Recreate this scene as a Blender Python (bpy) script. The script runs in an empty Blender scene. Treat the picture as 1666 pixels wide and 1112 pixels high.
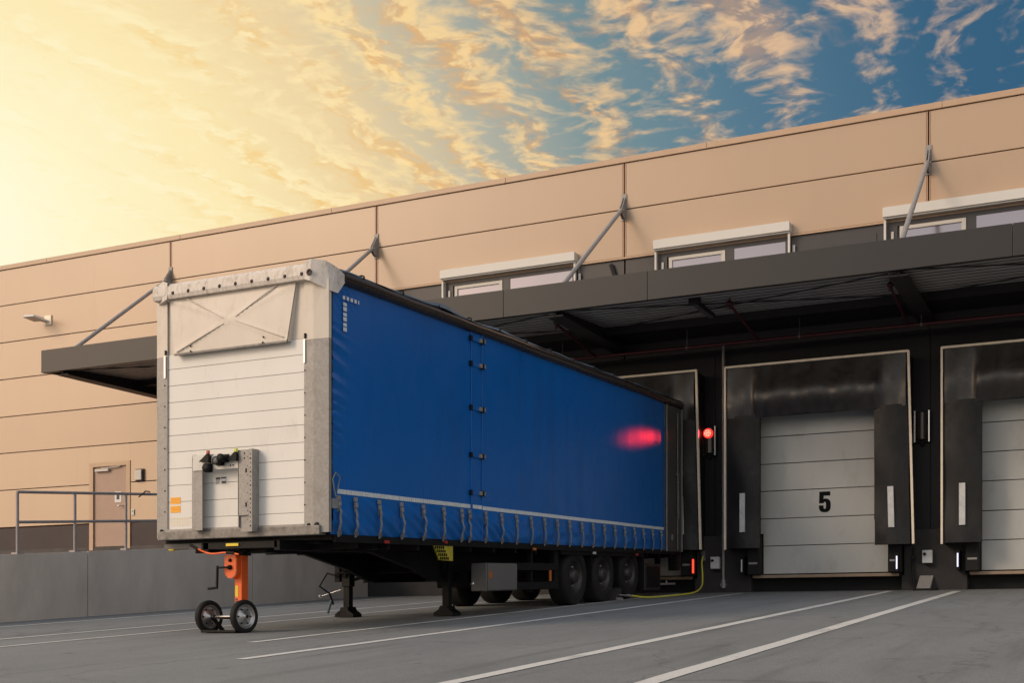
import bpy, bmesh, math, random
from mathutils import Vector, Matrix
random.seed(7)
R = math.radians; PI = math.pi
scene = bpy.context.scene
COL = scene.collection

# ------------------------------------------------------------------ camera
cam_d = bpy.data.cameras.new('camera'); cam = bpy.data.objects.new('camera', cam_d); COL.objects.link(cam)
cam_d.sensor_width = 36.0; cam_d.lens = 36.0*2030/1666; cam_d.shift_y = 462/1666; cam_d.clip_end = 3000; cam_d.clip_start = .05
cam.location = (0, 0, 0); cam.rotation_euler = (R(90), 0, R(25.95))
scene.camera = cam
scene.view_settings.view_transform = 'Standard'; scene.view_settings.look = 'None'
scene.view_settings.exposure = 0.0; scene.view_settings.gamma = 1.0
scene.view_settings.use_curve_mapping = False

def lin(r, g, b):
    def f(c):
        c /= 255
        return c/12.92 if c <= .04045 else ((c+.055)/1.055)**2.4
    return (f(r), f(g), f(b), 1)

# ------------------------------------------------------------------ node helper
class NT:
    def __init__(s, tree): s.t = tree; s.n = tree.nodes; s.l = tree.links
    def _set(s, sock, v):
        if v is None: return
        if isinstance(v, bpy.types.NodeSocket): s.l.new(v, sock)
        elif isinstance(v, bpy.types.Node): s.l.new(v.outputs[0], sock)
        else: sock.default_value = v
    def m(s, op, a, b=None, c=None, clamp=False):
        n = s.n.new('ShaderNodeMath'); n.operation = op; n.use_clamp = clamp
        for i, v in enumerate((a, b, c)): s._set(n.inputs[i], v)
        return n.outputs[0]
    def vm(s, op, a, b=None, out=0):
        n = s.n.new('ShaderNodeVectorMath'); n.operation = op
        s._set(n.inputs[0], a); s._set(n.inputs[1], b)
        return n.outputs[out]
    def noise(s, vec, scale, detail=4, rough=.5, dist=0, out=0):
        n = s.n.new('ShaderNodeTexNoise'); s._set(n.inputs['Vector'], vec)
        n.inputs['Scale'].default_value = scale; n.inputs['Detail'].default_value = detail
        n.inputs['Roughness'].default_value = rough; n.inputs['Distortion'].default_value = dist
        return n.outputs[out]
    def mapr(s, v, a, b, c=0.0, d=1.0, smooth=False):
        n = s.n.new('ShaderNodeMapRange'); n.interpolation_type = 'SMOOTHSTEP' if smooth else 'LINEAR'
        s._set(n.inputs[0], v)
        for i, x in enumerate((a, b, c, d)): s._set(n.inputs[i+1], x)
        return n.outputs[0]
    def ramp(s, v, stops, mode='LINEAR'):
        n = s.n.new('ShaderNodeValToRGB'); n.color_ramp.interpolation = mode; s._set(n.inputs[0], v)
        e = n.color_ramp.elements
        e[0].position, e[0].color = stops[0]; e[1].position, e[1].color = stops[-1]
        for p, c in stops[1:-1]:
            x = e.new(p); x.color = c
        return n.outputs[0]
    def mix(s, f, a, b, mode='MIX'):
        n = s.n.new('ShaderNodeMix'); n.data_type = 'RGBA'; n.blend_type = mode
        s._set(n.inputs[0], f); s._set(n.inputs[6], a); s._set(n.inputs[7], b)
        return n.outputs[2]
    def comb(s, x, y, z):
        n = s.n.new('ShaderNodeCombineXYZ')
        for i, v in enumerate((x, y, z)): s._set(n.inputs[i], v)
        return n.outputs[0]
    def sep(s, v):
        n = s.n.new('ShaderNodeSeparateXYZ'); s._set(n.inputs[0], v); return n.outputs

# ------------------------------------------------------------------ world: evening sky with rows of small clouds
SUN_AZ, SUN_EL = R(222), R(31)          # direction TO the sun, azimuth measured clockwise from +Y
world = bpy.data.worlds.new('World'); scene.world = world; world.use_nodes = True
w = NT(world.node_tree); w.n.clear()
out = w.n.new('ShaderNodeOutputWorld'); bg = w.n.new('ShaderNodeBackground'); w.l.new(bg.outputs[0], out.inputs[0])
tc = w.n.new('ShaderNodeTexCoord'); D = w.vm('NORMALIZE', tc.outputs['Generated'])
dx, dy, dz = w.sep(D)
sky = w.n.new('ShaderNodeTexSky'); sky.sky_type = 'NISHITA'; sky.sun_disc = False
sky.sun_elevation = SUN_EL; sky.sun_rotation = SUN_AZ; sky.dust_density = 2.5; sky.air_density = 1.2
def pixdir(px, py):
    r = (px-833)/2030; v = (1018-py)/2030; A = R(25.95); c, s = math.cos(A), math.sin(A)
    return Vector((r*c-s, r*s+c, v)).normalized()
glow_dir = pixdir(-90, 330)
ang = w.m('MULTIPLY', w.m('ARCCOSINE', w.vm('DOT_PRODUCT', D, tuple(glow_dir), out=1)), 180/PI)   # degrees from the evening glow
t = w.m('MAXIMUM', w.m('ADD', w.m('DIVIDE', ang, 60.0), w.mapr(dz, .20, .43, -.05, .025)), 0.0)
base = w.ramp(t, [(0, lin(255,252,222)), (.07, lin(255,246,203)), (.17, lin(253,234,180)), (.28, lin(236,211,164)), (.37, lin(182,180,164)),
                  (.46, lin(118,144,150)), (.56, lin(86,121,142)), (.70, lin(56,98,128)), (1, lin(38,82,115))])
zc = w.m('MAXIMUM', dz, .07)
px_, py_ = w.m('DIVIDE', dx, zc), w.m('DIVIDE', dy, zc)
P0 = w.comb(px_, py_, 0.0)
warp = w.noise(P0, 1.5, 3, .5, out=1)
warp2 = w.noise(P0, 6.0, 4, .55, out=1)
wv = w.vm('SCALE', w.vm('SUBTRACT', warp, (.5, .5, .5))); wv.node.inputs[3].default_value = .34
wv2 = w.vm('SCALE', w.vm('SUBTRACT', warp2, (.5, .5, .5))); wv2.node.inputs[3].default_value = .065
P1 = w.vm('ADD', w.vm('ADD', P0, wv), wv2)
p1x = w.sep(P1)[0]; p1y = w.sep(P1)[1]
stripe = w.m('SINE', w.m('MULTIPLY', w.m('ADD', p1x, w.m('MULTIPLY', p1y, .06)), 2*PI/.158))
stripe = w.m('MULTIPLY_ADD', stripe, .5, .5)
amp = w.mapr(w.noise(w.vm('ADD', P0, (9.1, 4.2, 0)), 1.6, 2, .5), .35, .65, .35, 1.0)
fine = w.noise(w.vm('MULTIPLY', P1, (28, 23, 1)), 1.0, 6, .50)
mid = w.noise(w.vm('MULTIPLY', P1, (10, 4.5, 1)), 1.0, 4, .55)
big = w.noise(w.vm('ADD', P0, (3.3, 1.7, 0)), 1.3, 2, .5)
dens = w.m('ADD', w.m('MULTIPLY', w.m('MULTIPLY', stripe, amp), .21), w.m('MULTIPLY', fine, .58))
dens = w.m('ADD', dens, w.m('ADD', w.m('MULTIPLY', mid, .30), w.m('MULTIPLY', big, .30)))
cover = w.mapr(px_, -.90, -.40, 0.01, -.15, True)                    # thins out to the right
cover = w.m('ADD', cover, w.m('MULTIPLY', w.mapr(py_, 2.35, 2.05, 0, .19, True), w.mapr(px_, -.8, -.55, 0, 1, True)))
cover = w.m('ADD', cover, w.mapr(t, .12, .30, -.04, 0))
cover = w.m('ADD', cover, w.mapr(py_, 2.3, 2.9, 0, .05, True))
dens = w.m('ADD', dens, cover)
cl = w.mapr(dens, .565, .86, 0, 1, True)
lit = w.ramp(t, [(0, lin(255,252,222)), (.2, lin(255,240,192)), (.33, lin(252,220,158)), (.45, lin(244,203,146)), (.6, lin(226,188,150)), (.75, lin(205,176,152)), (1, lin(180,158,146))])
shd = w.ramp(t, [(0, lin(255,248,200)), (.2, lin(248,212,142)), (.33, lin(232,184,122)), (.45, lin(208,164,120)), (.6, lin(158,142,134)), (.75, lin(128,124,130)), (1, lin(100,105,118))])
Ps = w.vm('ADD', P1, (-.022, .012, 0))                           # a step towards the glow: rims facing it are bright
fine2 = w.noise(w.vm('MULTIPLY', Ps, (30, 24, 1)), 1.0, 3, .55)
mid2 = w.noise(w.vm('MULTIPLY', w.vm('ADD', P1, (-.05, .02, 0)), (10, 4.5, 1)), 1.0, 3, .55)
rim_ = w.m('ADD', w.m('SUBTRACT', fine, fine2), w.m('MULTIPLY', w.m('SUBTRACT', mid, mid2), 1.4))
clc = w.mix(w.mapr(w.m('ADD', rim_, w.mapr(dens, .65, .95, .04, -.10)), -.17, .13, 0, 1, True), shd, lit)
clc = w.mix(w.mapr(dens, .90, 1.05, 0, .3), clc, shd)
opac = w.m('MULTIPLY', cl, w.mapr(t, 0, .22, .35, .94))
custom = w.mix(opac, base, clc)
hz = w.mapr(dz, .0, .30, .24, 0, True)
custom = w.mix(w.m('MULTIPLY', hz, w.mapr(t, .2, .6, 1, .1)), custom, lin(255,232,162))
nish = w.vm('SCALE', sky.outputs[0]); nish.node.inputs[3].default_value = .035
frontsky = w.mix(w.mapr(dz, 0, .7, 0, 1), (.74,.68,.61,1), (.58,.58,.60,1))
lobe = w.vm('DOT_PRODUCT', D, tuple(Vector((math.sin(R(229))*.97, math.cos(R(229))*.97, .22)).normalized()), out=1)
lobe = w.m('POWER', w.m('MAXIMUM', lobe, 0.0), 22.0)  # warm patch added to the unseen sky, brightens the facade towards the left
lobev = w.vm('SCALE', (1.0, .62, .36)); w._set(lobev.node.inputs[3], w.m('MULTIPLY', lobe, 3.2))
frontsky = w.vm('ADD', frontsky, lobev)
nish = w.vm('ADD', nish, frontsky)
back = w.mapr(dy, .18, .56, 0, 1, True)
final = w.mix(back, nish, custom)
w.l.new(final, bg.inputs[0]); bg.inputs[1].default_value = 1.0

# ------------------------------------------------------------------ sun
sd = bpy.data.lights.new('sun', 'SUN'); sun = bpy.data.objects.new('sun', sd); COL.objects.link(sun)
sd.energy = 1.3; sd.angle = R(17); sd.color = (1, .80, .60)
sv = Vector((math.sin(SUN_AZ)*math.cos(SUN_EL), math.cos(SUN_AZ)*math.cos(SUN_EL), math.sin(SUN_EL)))
sun.rotation_euler = sv.to_track_quat('Z', 'Y').to_euler(); sun.location = (-20, -20, 25)

# ------------------------------------------------------------------ materials
MATS = {}
def mat(name, col, rough=.5, metal=0.0, var=0.0, vscale=3.0, stretch=(1,1,1), col2=None, dirt=None, dirt_amt=0.0, dirt_scale=2.0,
        bump=0.0, bscale=40.0, bstretch=None, rvar=0.0, spec=.5, emit=None, estr=0.0, coat=0.0, island=0.0):
    if name in MATS: return MATS[name]
    M = bpy.data.materials.new(name); M.use_nodes = True; MATS[name] = M
    n = NT(M.node_tree); b = n.n['Principled BSDF']
    b.inputs['Roughness'].default_value = rough; b.inputs['Metallic'].default_value = metal
    b.inputs['Specular IOR Level'].default_value = spec
    if coat: b.inputs['Coat Weight'].default_value = coat; b.inputs['Coat Roughness'].default_value = .15
    c = tuple(col)[:3]+(1,)
    tcn = n.n.new('ShaderNodeTexCoord'); O = tcn.outputs['Object']
    cur = c
    if var > 0:
        nz = n.noise(n.vm('MULTIPLY', O, stretch), vscale, 6, .6)
        c2 = tuple(col2)[:3]+(1,) if col2 else tuple(x*(1-var) for x in c[:3])+(1,)
        c1 = c if col2 else tuple(min(1, x*(1+var)) for x in c[:3])+(1,)
        cur = n.mix(n.mapr(nz, .3, .7, 0, 1), c1, c2)
    if dirt is not None:
        nz2 = n.noise(n.vm('MULTIPLY', O, stretch), dirt_scale, 8, .68, .3)
        cur = n.mix(n.mapr(nz2, .62-dirt_amt*.35, .80-dirt_amt*.25, 0, min(1, .4+dirt_amt)), cur, tuple(dirt)[:3]+(1,))
    if island:
        gm = n.n.new('ShaderNodeNewGeometry'); hv = n.n.new('ShaderNodeHueSaturation'); hv.inputs['Saturation'].default_value = 1
        n._set(hv.inputs['Value'], n.mapr(gm.outputs['Random Per Island'], 0, 1, 1-island, 1+island)); n._set(hv.inputs['Color'], cur); cur = hv.outputs[0]
    n._set(b.inputs['Base Color'], cur)
    if rvar > 0:
        nr = n.noise(O, vscale*2.3+1, 5, .6)
        n._set(b.inputs['Roughness'], n.mapr(nr, .3, .7, max(.05, rough-rvar), min(1, rough+rvar)))
    if bump > 0:
        nb = n.noise(n.vm('MULTIPLY', O, bstretch or (1,1,1)), bscale, 5, .6)
        bn = n.n.new('ShaderNodeBump'); bn.inputs['Strength'].default_value = min(1, bump*1.0); bn.inputs['Distance'].default_value = .01
        n._set(bn.inputs['Height'], nb); n.l.new(bn.outputs[0], b.inputs['Normal'])
    if emit is not None:
        b.inputs['Emission Color'].default_value = tuple(emit)[:3]+(1,); b.inputs['Emission Strength'].default_value = estr
    return M

m_tan   = mat('tan_panel', (.475,.325,.205), .31, spec=.85, island=.035, var=.04, vscale=.35, dirt=(.40,.27,.17), dirt_amt=.10, dirt_scale=.9, stretch=(1,1,.25), bump=.03, bscale=3)
m_joint = mat('joint_shadow_gap', (.16,.085,.05), .6)
m_cope  = mat('coping_metal', (.50,.34,.22), .40, var=.05)
m_chan  = mat('joint_profile', (.40,.25,.16), .45, var=.05)
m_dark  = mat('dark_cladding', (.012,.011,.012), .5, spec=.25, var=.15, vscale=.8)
m_dark2 = mat('dark_band', (.042,.037,.037), .40, var=.08)
m_plin  = mat('dark_plinth', (.052,.038,.036), .7, var=.15, vscale=2)
m_fasc  = mat('canopy_fascia', (.025,.0235,.023), .40, spec=.4, var=.06, vscale=.6)
m_soff  = mat('canopy_soffit', (.48,.45,.43), .55, var=.12, vscale=1.2, dirt=(.06,.05,.045), dirt_amt=.15)
m_beam  = mat('steel_beam', (.018,.015,.015), .55, var=.1)
m_galv  = mat('galvanised', (.29,.275,.26), .55, .25, var=.14, vscale=26, dirt=(.17,.155,.14), dirt_amt=.26, dirt_scale=5, bump=.12, bscale=55, rvar=.1)
m_galvd = mat('galvanised_dark', (.19,.18,.17), .55, .4, var=.25, vscale=16, dirt=(.06,.05,.045), dirt_amt=.4, dirt_scale=4, bump=.1)
m_rod   = mat('tie_rod', (.30,.285,.275), .5, .2, var=.12, vscale=12)
m_rail  = mat('handrail_steel', (.30,.265,.25), .5, .1, var=.12, vscale=10)
m_white = mat('white_coat', (.64,.62,.58), .38, var=.02, vscale=2)
m_frame = mat('window_frame', (.56,.53,.48), .4)
m_bulk  = mat('bulkhead_white', (.69,.675,.64), .40, island=.02, var=.03, vscale=1.4, dirt=(.50,.45,.38), dirt_amt=.12, dirt_scale=3.2, stretch=(1,1,.35))
m_defl  = mat('deflector_cream', (.60,.535,.46), .46, var=.05, vscale=3, dirt=(.44,.37,.30), dirt_amt=.28, dirt_scale=5, stretch=(1,1,.4))
m_rust  = mat('worn_header', (.66,.60,.54), .55, var=.06, vscale=5, dirt=(.34,.25,.19), dirt_amt=.40, dirt_scale=9, stretch=(2.2,1,.8), bump=.15, bscale=40)
m_blue  = mat('blue_tarpaulin', (.001,.112,.41), .36, spec=.40, var=.06, vscale=.5, dirt=(.006,.078,.28), dirt_amt=.24, dirt_scale=1.1, stretch=(1,1.2,.35), bump=.05, bscale=6, rvar=.06)
m_roof  = mat('roof_tarpaulin', (.12,.17,.22), .42, var=.15, vscale=4, bump=.2, bscale=8)
m_tube  = mat('rail_cover', (.040,.030,.027), .24, .15, var=.2, vscale=2, stretch=(1,.3,1), rvar=.05)
m_black = mat('black_steel', (.007,.0065,.0065), .6, .1, spec=.25, var=.25, vscale=9)
m_chas  = mat('chassis_steel', (.007,.0065,.0065), .65, spec=.2, var=.3, vscale=7, dirt=(.015,.013,.012), dirt_amt=.25)
m_rub   = mat('tyre_rubber', (.012,.0115,.011), .75, spec=.3, var=.2, vscale=15, dirt=(.028,.026,.024), dirt_amt=.3, bump=.1)
m_rubs  = mat('shelter_rubber', (.013,.012,.012), .42, spec=.3, var=.3, vscale=3.5, dirt=(.035,.028,.022), dirt_amt=.26, dirt_scale=2.2, stretch=(1,1,.5), bump=.35, bscale=2.6, rvar=.1)
m_head  = mat('header_rubber', (.020,.018,.017), .38, spec=.75, var=.3, vscale=3.5, dirt=(.055,.042,.032), dirt_amt=.22, dirt_scale=2.2, stretch=(1,1,.5), bump=.35, bscale=2.6, rvar=.1)
m_conc  = mat('concrete_wall', (.68,.57,.45), .85, var=.12, vscale=1.6, dirt=(.48,.40,.315), dirt_amt=.24, dirt_scale=.9, stretch=(1,1,.4), bump=.18, bscale=35)
m_concd = mat('dark_concrete', (.034,.031,.030), .85, var=.2, vscale=2.5, bump=.15)
m_ddoor = mat('dock_door_panel', (.49,.49,.465), .48, island=.02, var=.05, vscale=1.2, dirt=(.34,.33,.31), dirt_amt=.22, stretch=(1,1,.5))
m_pdoor = mat('personnel_door', (.40,.27,.20), .5, var=.05)
m_num   = mat('black_paint', (.006,.006,.006), .7, spec=.1)
m_trim  = mat('white_trim', (.86,.74,.58), .35, 0, var=.08, vscale=6)
m_guide = mat('white_guide', (.58,.58,.57), .55, var=.15, vscale=9)
m_redp  = mat('red_pipe', (.06,.005,.009), .42, var=.1)
m_orng  = mat('orange_paint', (.85,.125,.012), .36, var=.06, vscale=9, dirt=(.38,.07,.02), dirt_amt=.08, dirt_scale=8)
m_yel   = mat('yellow_sticker', (.80,.60,.03), .5)
m_oyel  = mat('orange_sticker', (.90,.42,.03), .5)
m_rim   = mat('zinc_rim', (.48,.47,.46), .32, .8, var=.15, vscale=14)
m_truckrim = mat('dusty_rim', (.06,.055,.052), .5, .6, var=.3, vscale=12)
m_chrome= mat('bright_steel', (.62,.60,.58), .25, .9)
m_amber = mat('amber_lens', (.45,.11,.01), .3)
m_redl  = mat('red_lens', (.35,.02,.015), .3)
m_strap = mat('grey_webbing', (.20,.215,.225), .7, var=.2, vscale=30)
m_tape  = mat('reflective_tape', (.66,.70,.72), .35, var=.15, vscale=25)
m_gbox  = mat('grey_toolbox', (.10,.097,.094), .5, var=.1, vscale=3, dirt=(.09,.085,.08), dirt_amt=.2)
m_hose  = mat('yellow_hose', (.60,.56,.06), .5)
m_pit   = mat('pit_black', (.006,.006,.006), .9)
m_sill  = mat('leveller_edge', (.32,.23,.16), .5, .2, var=.15)
m_ledw  = mat('led_strip', (.8,.8,.9), .3, emit=(.72,.68,1), estr=1.1)
m_ledr  = mat('red_tail_light', (.8,.05,.02), .3, emit=(1,.045,.02), estr=2.4)
m_redlit= mat('red_signal_lit', (.9,.05,.03), .3, emit=(1,.03,.02), estr=1.6)
m_redcore= mat('red_signal_core', (.9,.5,.4), .3, emit=(1,.38,.26), estr=2.2)
m_chromed= mat('dark_lens', (.05,.045,.04), .12, .3)
m_paper = mat('paper_notice', (.72,.72,.70), .6)
m_ink   = mat('printed_ink', (.05,.05,.06), .6)

def glass_mat():
    M = bpy.data.materials.new('window_glass'); M.use_nodes = True
    n = NT(M.node_tree); b = n.n['Principled BSDF']
    b.inputs['Base Color'].default_value = (.36,.33,.36,1); b.inputs['Roughness'].default_value = .12; b.inputs['Metallic'].default_value = .75
    tcn = n.n.new('ShaderNodeTexCoord')
    nb = n.noise(tcn.outputs['Object'], .9, 2, .4); bn = n.n.new('ShaderNodeBump'); bn.inputs['Strength'].default_value = .12; bn.inputs['Distance'].default_value = .02
    n._set(bn.inputs['Height'], nb); n.l.new(bn.outputs[0], b.inputs['Normal'])
    return M
m_glass = glass_mat()

def ground_mat():
    M = bpy.data.materials.new('yard_surface'); M.use_nodes = True
    n = NT(M.node_tree); b = n.n['Principled BSDF']
    tcn = n.n.new('ShaderNodeTexCoord'); O = tcn.outputs['Object']
    a = n.noise(n.vm('MULTIPLY', O, (1, .35, 1)), .9, 7, .62, .4)
    f = n.noise(O, 75, 5, .75); g = n.noise(O, 9, 6, .65)
    c = n.mix(n.mapr(a, .32, .68), (.165,.175,.173,1), (.240,.252,.250,1))
    c = n.mix(n.mapr(g, .35, .68, 0, .55), c, (.245,.254,.256,1))
    c = n.mix(n.mapr(f, .42, .66, 0, .75), c, (.085,.089,.090,1))
    st = n.noise(n.vm('MULTIPLY', O, (2.2, .22, 1)), 1.4, 5, .6)
    c = n.mix(n.mapr(st, .60, .74, 0, .5), c, (.105,.110,.111,1))
    # tyre tracks running along the lanes, oil drips
    ox = n.sep(O)[0]
    tk = n.noise(n.comb(n.m('MULTIPLY', ox, 1.0), n.m('MULTIPLY', n.sep(O)[1], .05), 0.0), 3.2, 4, .6)
    c = n.mix(n.mapr(tk, .55, .70, 0, .38), c, (.075,.079,.080,1))
    oi = n.noise(O, 2.6, 3, .5); c = n.mix(n.mapr(oi, .70, .74, 0, .6), c, (.05,.052,.053,1))
    # fine cracks
    v = n.n.new('ShaderNodeTexVoronoi'); v.feature = 'DISTANCE_TO_EDGE'; v.inputs['Scale'].default_value = .22
    n._set(v.inputs['Vector'], n.vm('ADD', O, n.vm('MULTIPLY', n.noise(O, 1.1, 5, .6, out=1), (1.2, 1.2, 0))))
    c = n.mix(n.mapr(v.outputs[0], 0, .006, .35, 0), c, (.04,.038,.036,1))
    n._set(b.inputs['Base Color'], c)
    n._set(b.inputs['Roughness'], n.mapr(g, .3, .7, .62, .85))
    bn = n.n.new('ShaderNodeBump'); bn.inputs['Strength'].default_value = .45; bn.inputs['Distance'].default_value = .012
    n._set(bn.inputs['Height'], n.m('ADD', f, n.m('MULTIPLY', g, .6))); n.l.new(bn.outputs[0], b.inputs['Normal'])
    return M
m_ground = ground_mat()
def paint_mat():
    M = bpy.data.materials.new('worn_road_paint'); M.use_nodes = True
    n = NT(M.node_tree); b = n.n['Principled BSDF']
    tcn = n.n.new('ShaderNodeTexCoord'); O = tcn.outputs['Object']
    g = n.noise(n.vm('MULTIPLY', O, (1, .5, 1)), 2.2, 8, .7, .2); f = n.noise(O, 45, 4, .7)
    c = n.mix(n.mapr(g, .52, .70, 0, .8), (.60,.60,.57,1), (.30,.30,.29,1))
    c = n.mix(n.mapr(f, .52, .72, 0, .6), c, (.22,.215,.205,1))
    n._set(b.inputs['Base Color'], c); b.inputs['Roughness'].default_value = .75
    return M
m_paint = paint_mat()

# ------------------------------------------------------------------ mesh builder
class MB:
    def __init__(s): s.v = []; s.f = []; s.sm = []; s.marks = []
    def add(s, vs, fs, smooth=False):
        s.marks.append((len(s.v), len(s.f))); o = len(s.v); s.v += [tuple(v) for v in vs]; s.f += [tuple(i+o for i in f) for f in fs]; s.sm += [smooth]*len(fs)
        return s
    def box(s, x0, x1, y0, y1, z0, z1, sl=0.0, bev=0.0):
        """axis box; sl = slope dz/dy applied to every vertex (relative to y of its own)"""
        b = bmesh.new(); bmesh.ops.create_cube(b, size=1)
        for v in b.verts:
            v.co = Vector((x0+(v.co.x+.5)*(x1-x0), y0+(v.co.y+.5)*(y1-y0), z0+(v.co.z+.5)*(z1-z0)))
        if bev > 0: bmesh.ops.bevel(b, geom=list(b.edges), offset=bev, segments=2, affect='EDGES', profile=.5)
        for v in b.verts: v.co.z += sl*v.co.y
        return s.bm(b)
    def bm(s, b, smooth=False):
        b.verts.index_update()
        s.add([v.co for v in b.verts], [[v.index for v in f.verts] for f in b.faces], smooth); b.free(); return s
    def prism(s, poly, axis, a, b_):
        """polygon of 2-tuples extruded along axis: 'x' -> (y,z), 'y' -> (x,z), 'z' -> (x,y)"""
        def mk(p, t):
            return {'x': (t, p[0], p[1]), 'y': (p[0], t, p[1]), 'z': (p[0], p[1], t)}[axis]
        n = len(poly); vs = [mk(p, a) for p in poly]+[mk(p, b_) for p in poly]
        fs = [list(range(n))[::-1], list(range(n, 2*n))]+[[i, (i+1) % n, n+(i+1) % n, n+i] for i in range(n)]
        return s.add(vs, fs)
    def tube(s, pts, r, seg=8, cap=True, smooth=True):
        pts = [Vector(p) for p in pts]; rings = []
        for i, p in enumerate(pts):
            if i == 0: d = pts[1]-p
            elif i == len(pts)-1: d = p-pts[i-1]
            else: d = (pts[i+1]-p).normalized()+(p-pts[i-1]).normalized()
            d.normalize(); u = d.orthogonal().normalized() if i == 0 else None
            if i > 0:
                u = pu-d*pu.dot(d); u.normalize()
            pu = u; v = d.cross(u); rr = r[i] if isinstance(r, (list, tuple)) else r
            rings.append([p+u*math.cos(2*PI*k/seg)*rr+v*math.sin(2*PI*k/seg)*rr for k in range(seg)])
        vs = [q for ring in rings for q in ring]; fs = []
        for i in range(len(pts)-1):
            for k in range(seg): fs.append([i*seg+k, i*seg+(k+1) % seg, (i+1)*seg+(k+1) % seg, (i+1)*seg+k])
        s.add(vs, fs, smooth)
        if cap: s.add(rings[0], [list(range(seg))[::-1]]); s.add(rings[-1], [list(range(seg))])
        return s
    def lathe(s, prof, c, ax=(1,0,0), seg=32, smooth=True):
        """profile [(radius, offset along axis)]"""
        ax = Vector(ax).normalized(); u = ax.orthogonal().normalized(); v = ax.cross(u); c = Vector(c)
        vs = []; fs = []; n = len(prof)
        for r, h in prof:
            for k in range(seg):
                a = 2*PI*k/seg; vs.append(c+ax*h+u*math.cos(a)*r+v*math.sin(a)*r)
        for i in range(n-1):
            for k in range(seg): fs.append([i*seg+k, i*seg+(k+1) % seg, (i+1)*seg+(k+1) % seg, (i+1)*seg+k])
        return s.add(vs, fs, smooth)
    def beam(s, a, b, wx, wz):
        """rectangular bar between two points"""
        a, b = Vector(a), Vector(b); d = (b-a).normalized(); up = Vector((0,0,1))
        if abs(d.dot(up)) > .95: up = Vector((0,1,0))
        u = d.cross(up).normalized(); v = u.cross(d).normalized()
        vs = [p+u*i*wx/2+v*j*wz/2 for p in (a, b) for i, j in ((-1,-1),(1,-1),(1,1),(-1,1))]
        return s.add(vs, [[0,1,2,3],[7,6,5,4],[0,4,5,1],[1,5,6,2],[2,6,7,3],[3,7,4,0]])
    def build(s, name, m, parent=None, slope=None, autosmooth=True):
        """link as ONE object; slope: (k, y0) lifts vertices by k*(y-y0)"""
        base = Vector(parent_world(parent)) if parent else Vector((0,0,0))
        me = bpy.data.meshes.new(name)
        vs = [(x, y, z+(slope[0]*(y-slope[1]) if slope else 0)) for x, y, z in s.v]
        me.from_pydata([(x-base.x, y-base.y, z-base.z) for x, y, z in vs], [], s.f); me.update()
        me.polygons.foreach_set('use_smooth', s.sm)
        b = bmesh.new(); b.from_mesh(me); bmesh.ops.recalc_face_normals(b, faces=b.faces); b.to_mesh(me); b.free()
        me.materials.append(m)
        o = bpy.data.objects.new(name, me); COL.objects.link(o)
        if parent: o.parent = parent
        return o
def build_each(m, name, mt, parent, slope=None, per=1):
    # every `per` consecutive pieces of the builder become one part of their own
    mk = m.marks+[(len(m.v), len(m.f))]; o = None
    for k in range(0, len(mk)-1, per):
        a, b = mk[k], mk[min(k+per, len(mk)-1)]
        q = MB(); q.v = m.v[a[0]:b[0]]; q.sm = m.sm[a[1]:b[1]]; q.f = [tuple(i-a[0] for i in f) for f in m.f[a[1]:b[1]]]
        o = q.build(name, mt, parent, slope)
    return o
def parent_world(p):
    v = Vector((0,0,0))
    while p: v += p.location; p = p.parent
    return v
def tag(o, label=None, cat=None, group=None, kind=None):
    if label: o['label'] = label
    if cat: o['category'] = cat
    if group: o['group'] = group
    if kind: o['kind'] = kind
    return o
def thing(name, label, cat, loc, group=None):
    o = bpy.data.objects.new(name, None); COL.objects.link(o); o.location = loc; o.empty_display_size = .2
    return tag(o, label, cat, group)
def children(o): return [c for c in COL.objects if c.parent == o]
def copy_tree(o, parent=None):
    c = o.copy(); COL.objects.link(c); c.parent = parent
    for ch in children(o): copy_tree(ch, c)
    return c

# yard height: rises gently to the docks
G0, GS = -.842, .0589
def gz(y): return G0+GS*y
WD = 26.4           # plane of the facade
LOCK = None

# ------------------------------------------------------------------ ground
g = MB()
YS = [-900, 2.0] + [4+i*2.24 for i in range(11)] + [WD+.3]
prof = [(-900, gz(2)), (2.0, gz(2))]+[(y, gz(y)) for y in YS[2:]]+[(WD+.3+.01, gz(WD+.3)), (900, gz(WD+.3))]
vs = []; fs = []
for y, z in prof: vs += [(-900, y, z), (900, y, z)]
for i in range(len(prof)-1): fs.append([2*i, 2*i+1, 2*i+3, 2*i+2])
g.add(vs, fs); tag(g.build('ground', m_ground), kind='structure')
# painted lane lines
for x, y0, y1, wd in ((-15.33, -4, 25.6, .11), (-12.55, -4, 24.6, .11), (-11.28, -4, 24.6, .10), (-8.53, 11.0, 25.7, .11),
                      (-7.10, 9.0, 25.6, .13), (-4.13, -4, 25.8, .145), (-2.80, -4, 25.3, .16)):
    q = MB(); n = 40
    pts = [y0+(y1-y0)*i/n for i in range(n+1)]
    vs = []; fs = []
    for i, y in enumerate(pts):
        j = .006*math.sin(y*3.1+x)
        yy = max(y, 2.0)
        vs += [(x-wd/2+j, y, gz(yy)+.005), (x+wd/2+j*.6, y, gz(yy)+.005)]
    for i in range(n): fs.append([2*i, 2*i+1, 2*i+3, 2*i+2])
    q.add(vs, fs); tag(q.build('lane_marking', m_paint), kind='structure')

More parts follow.
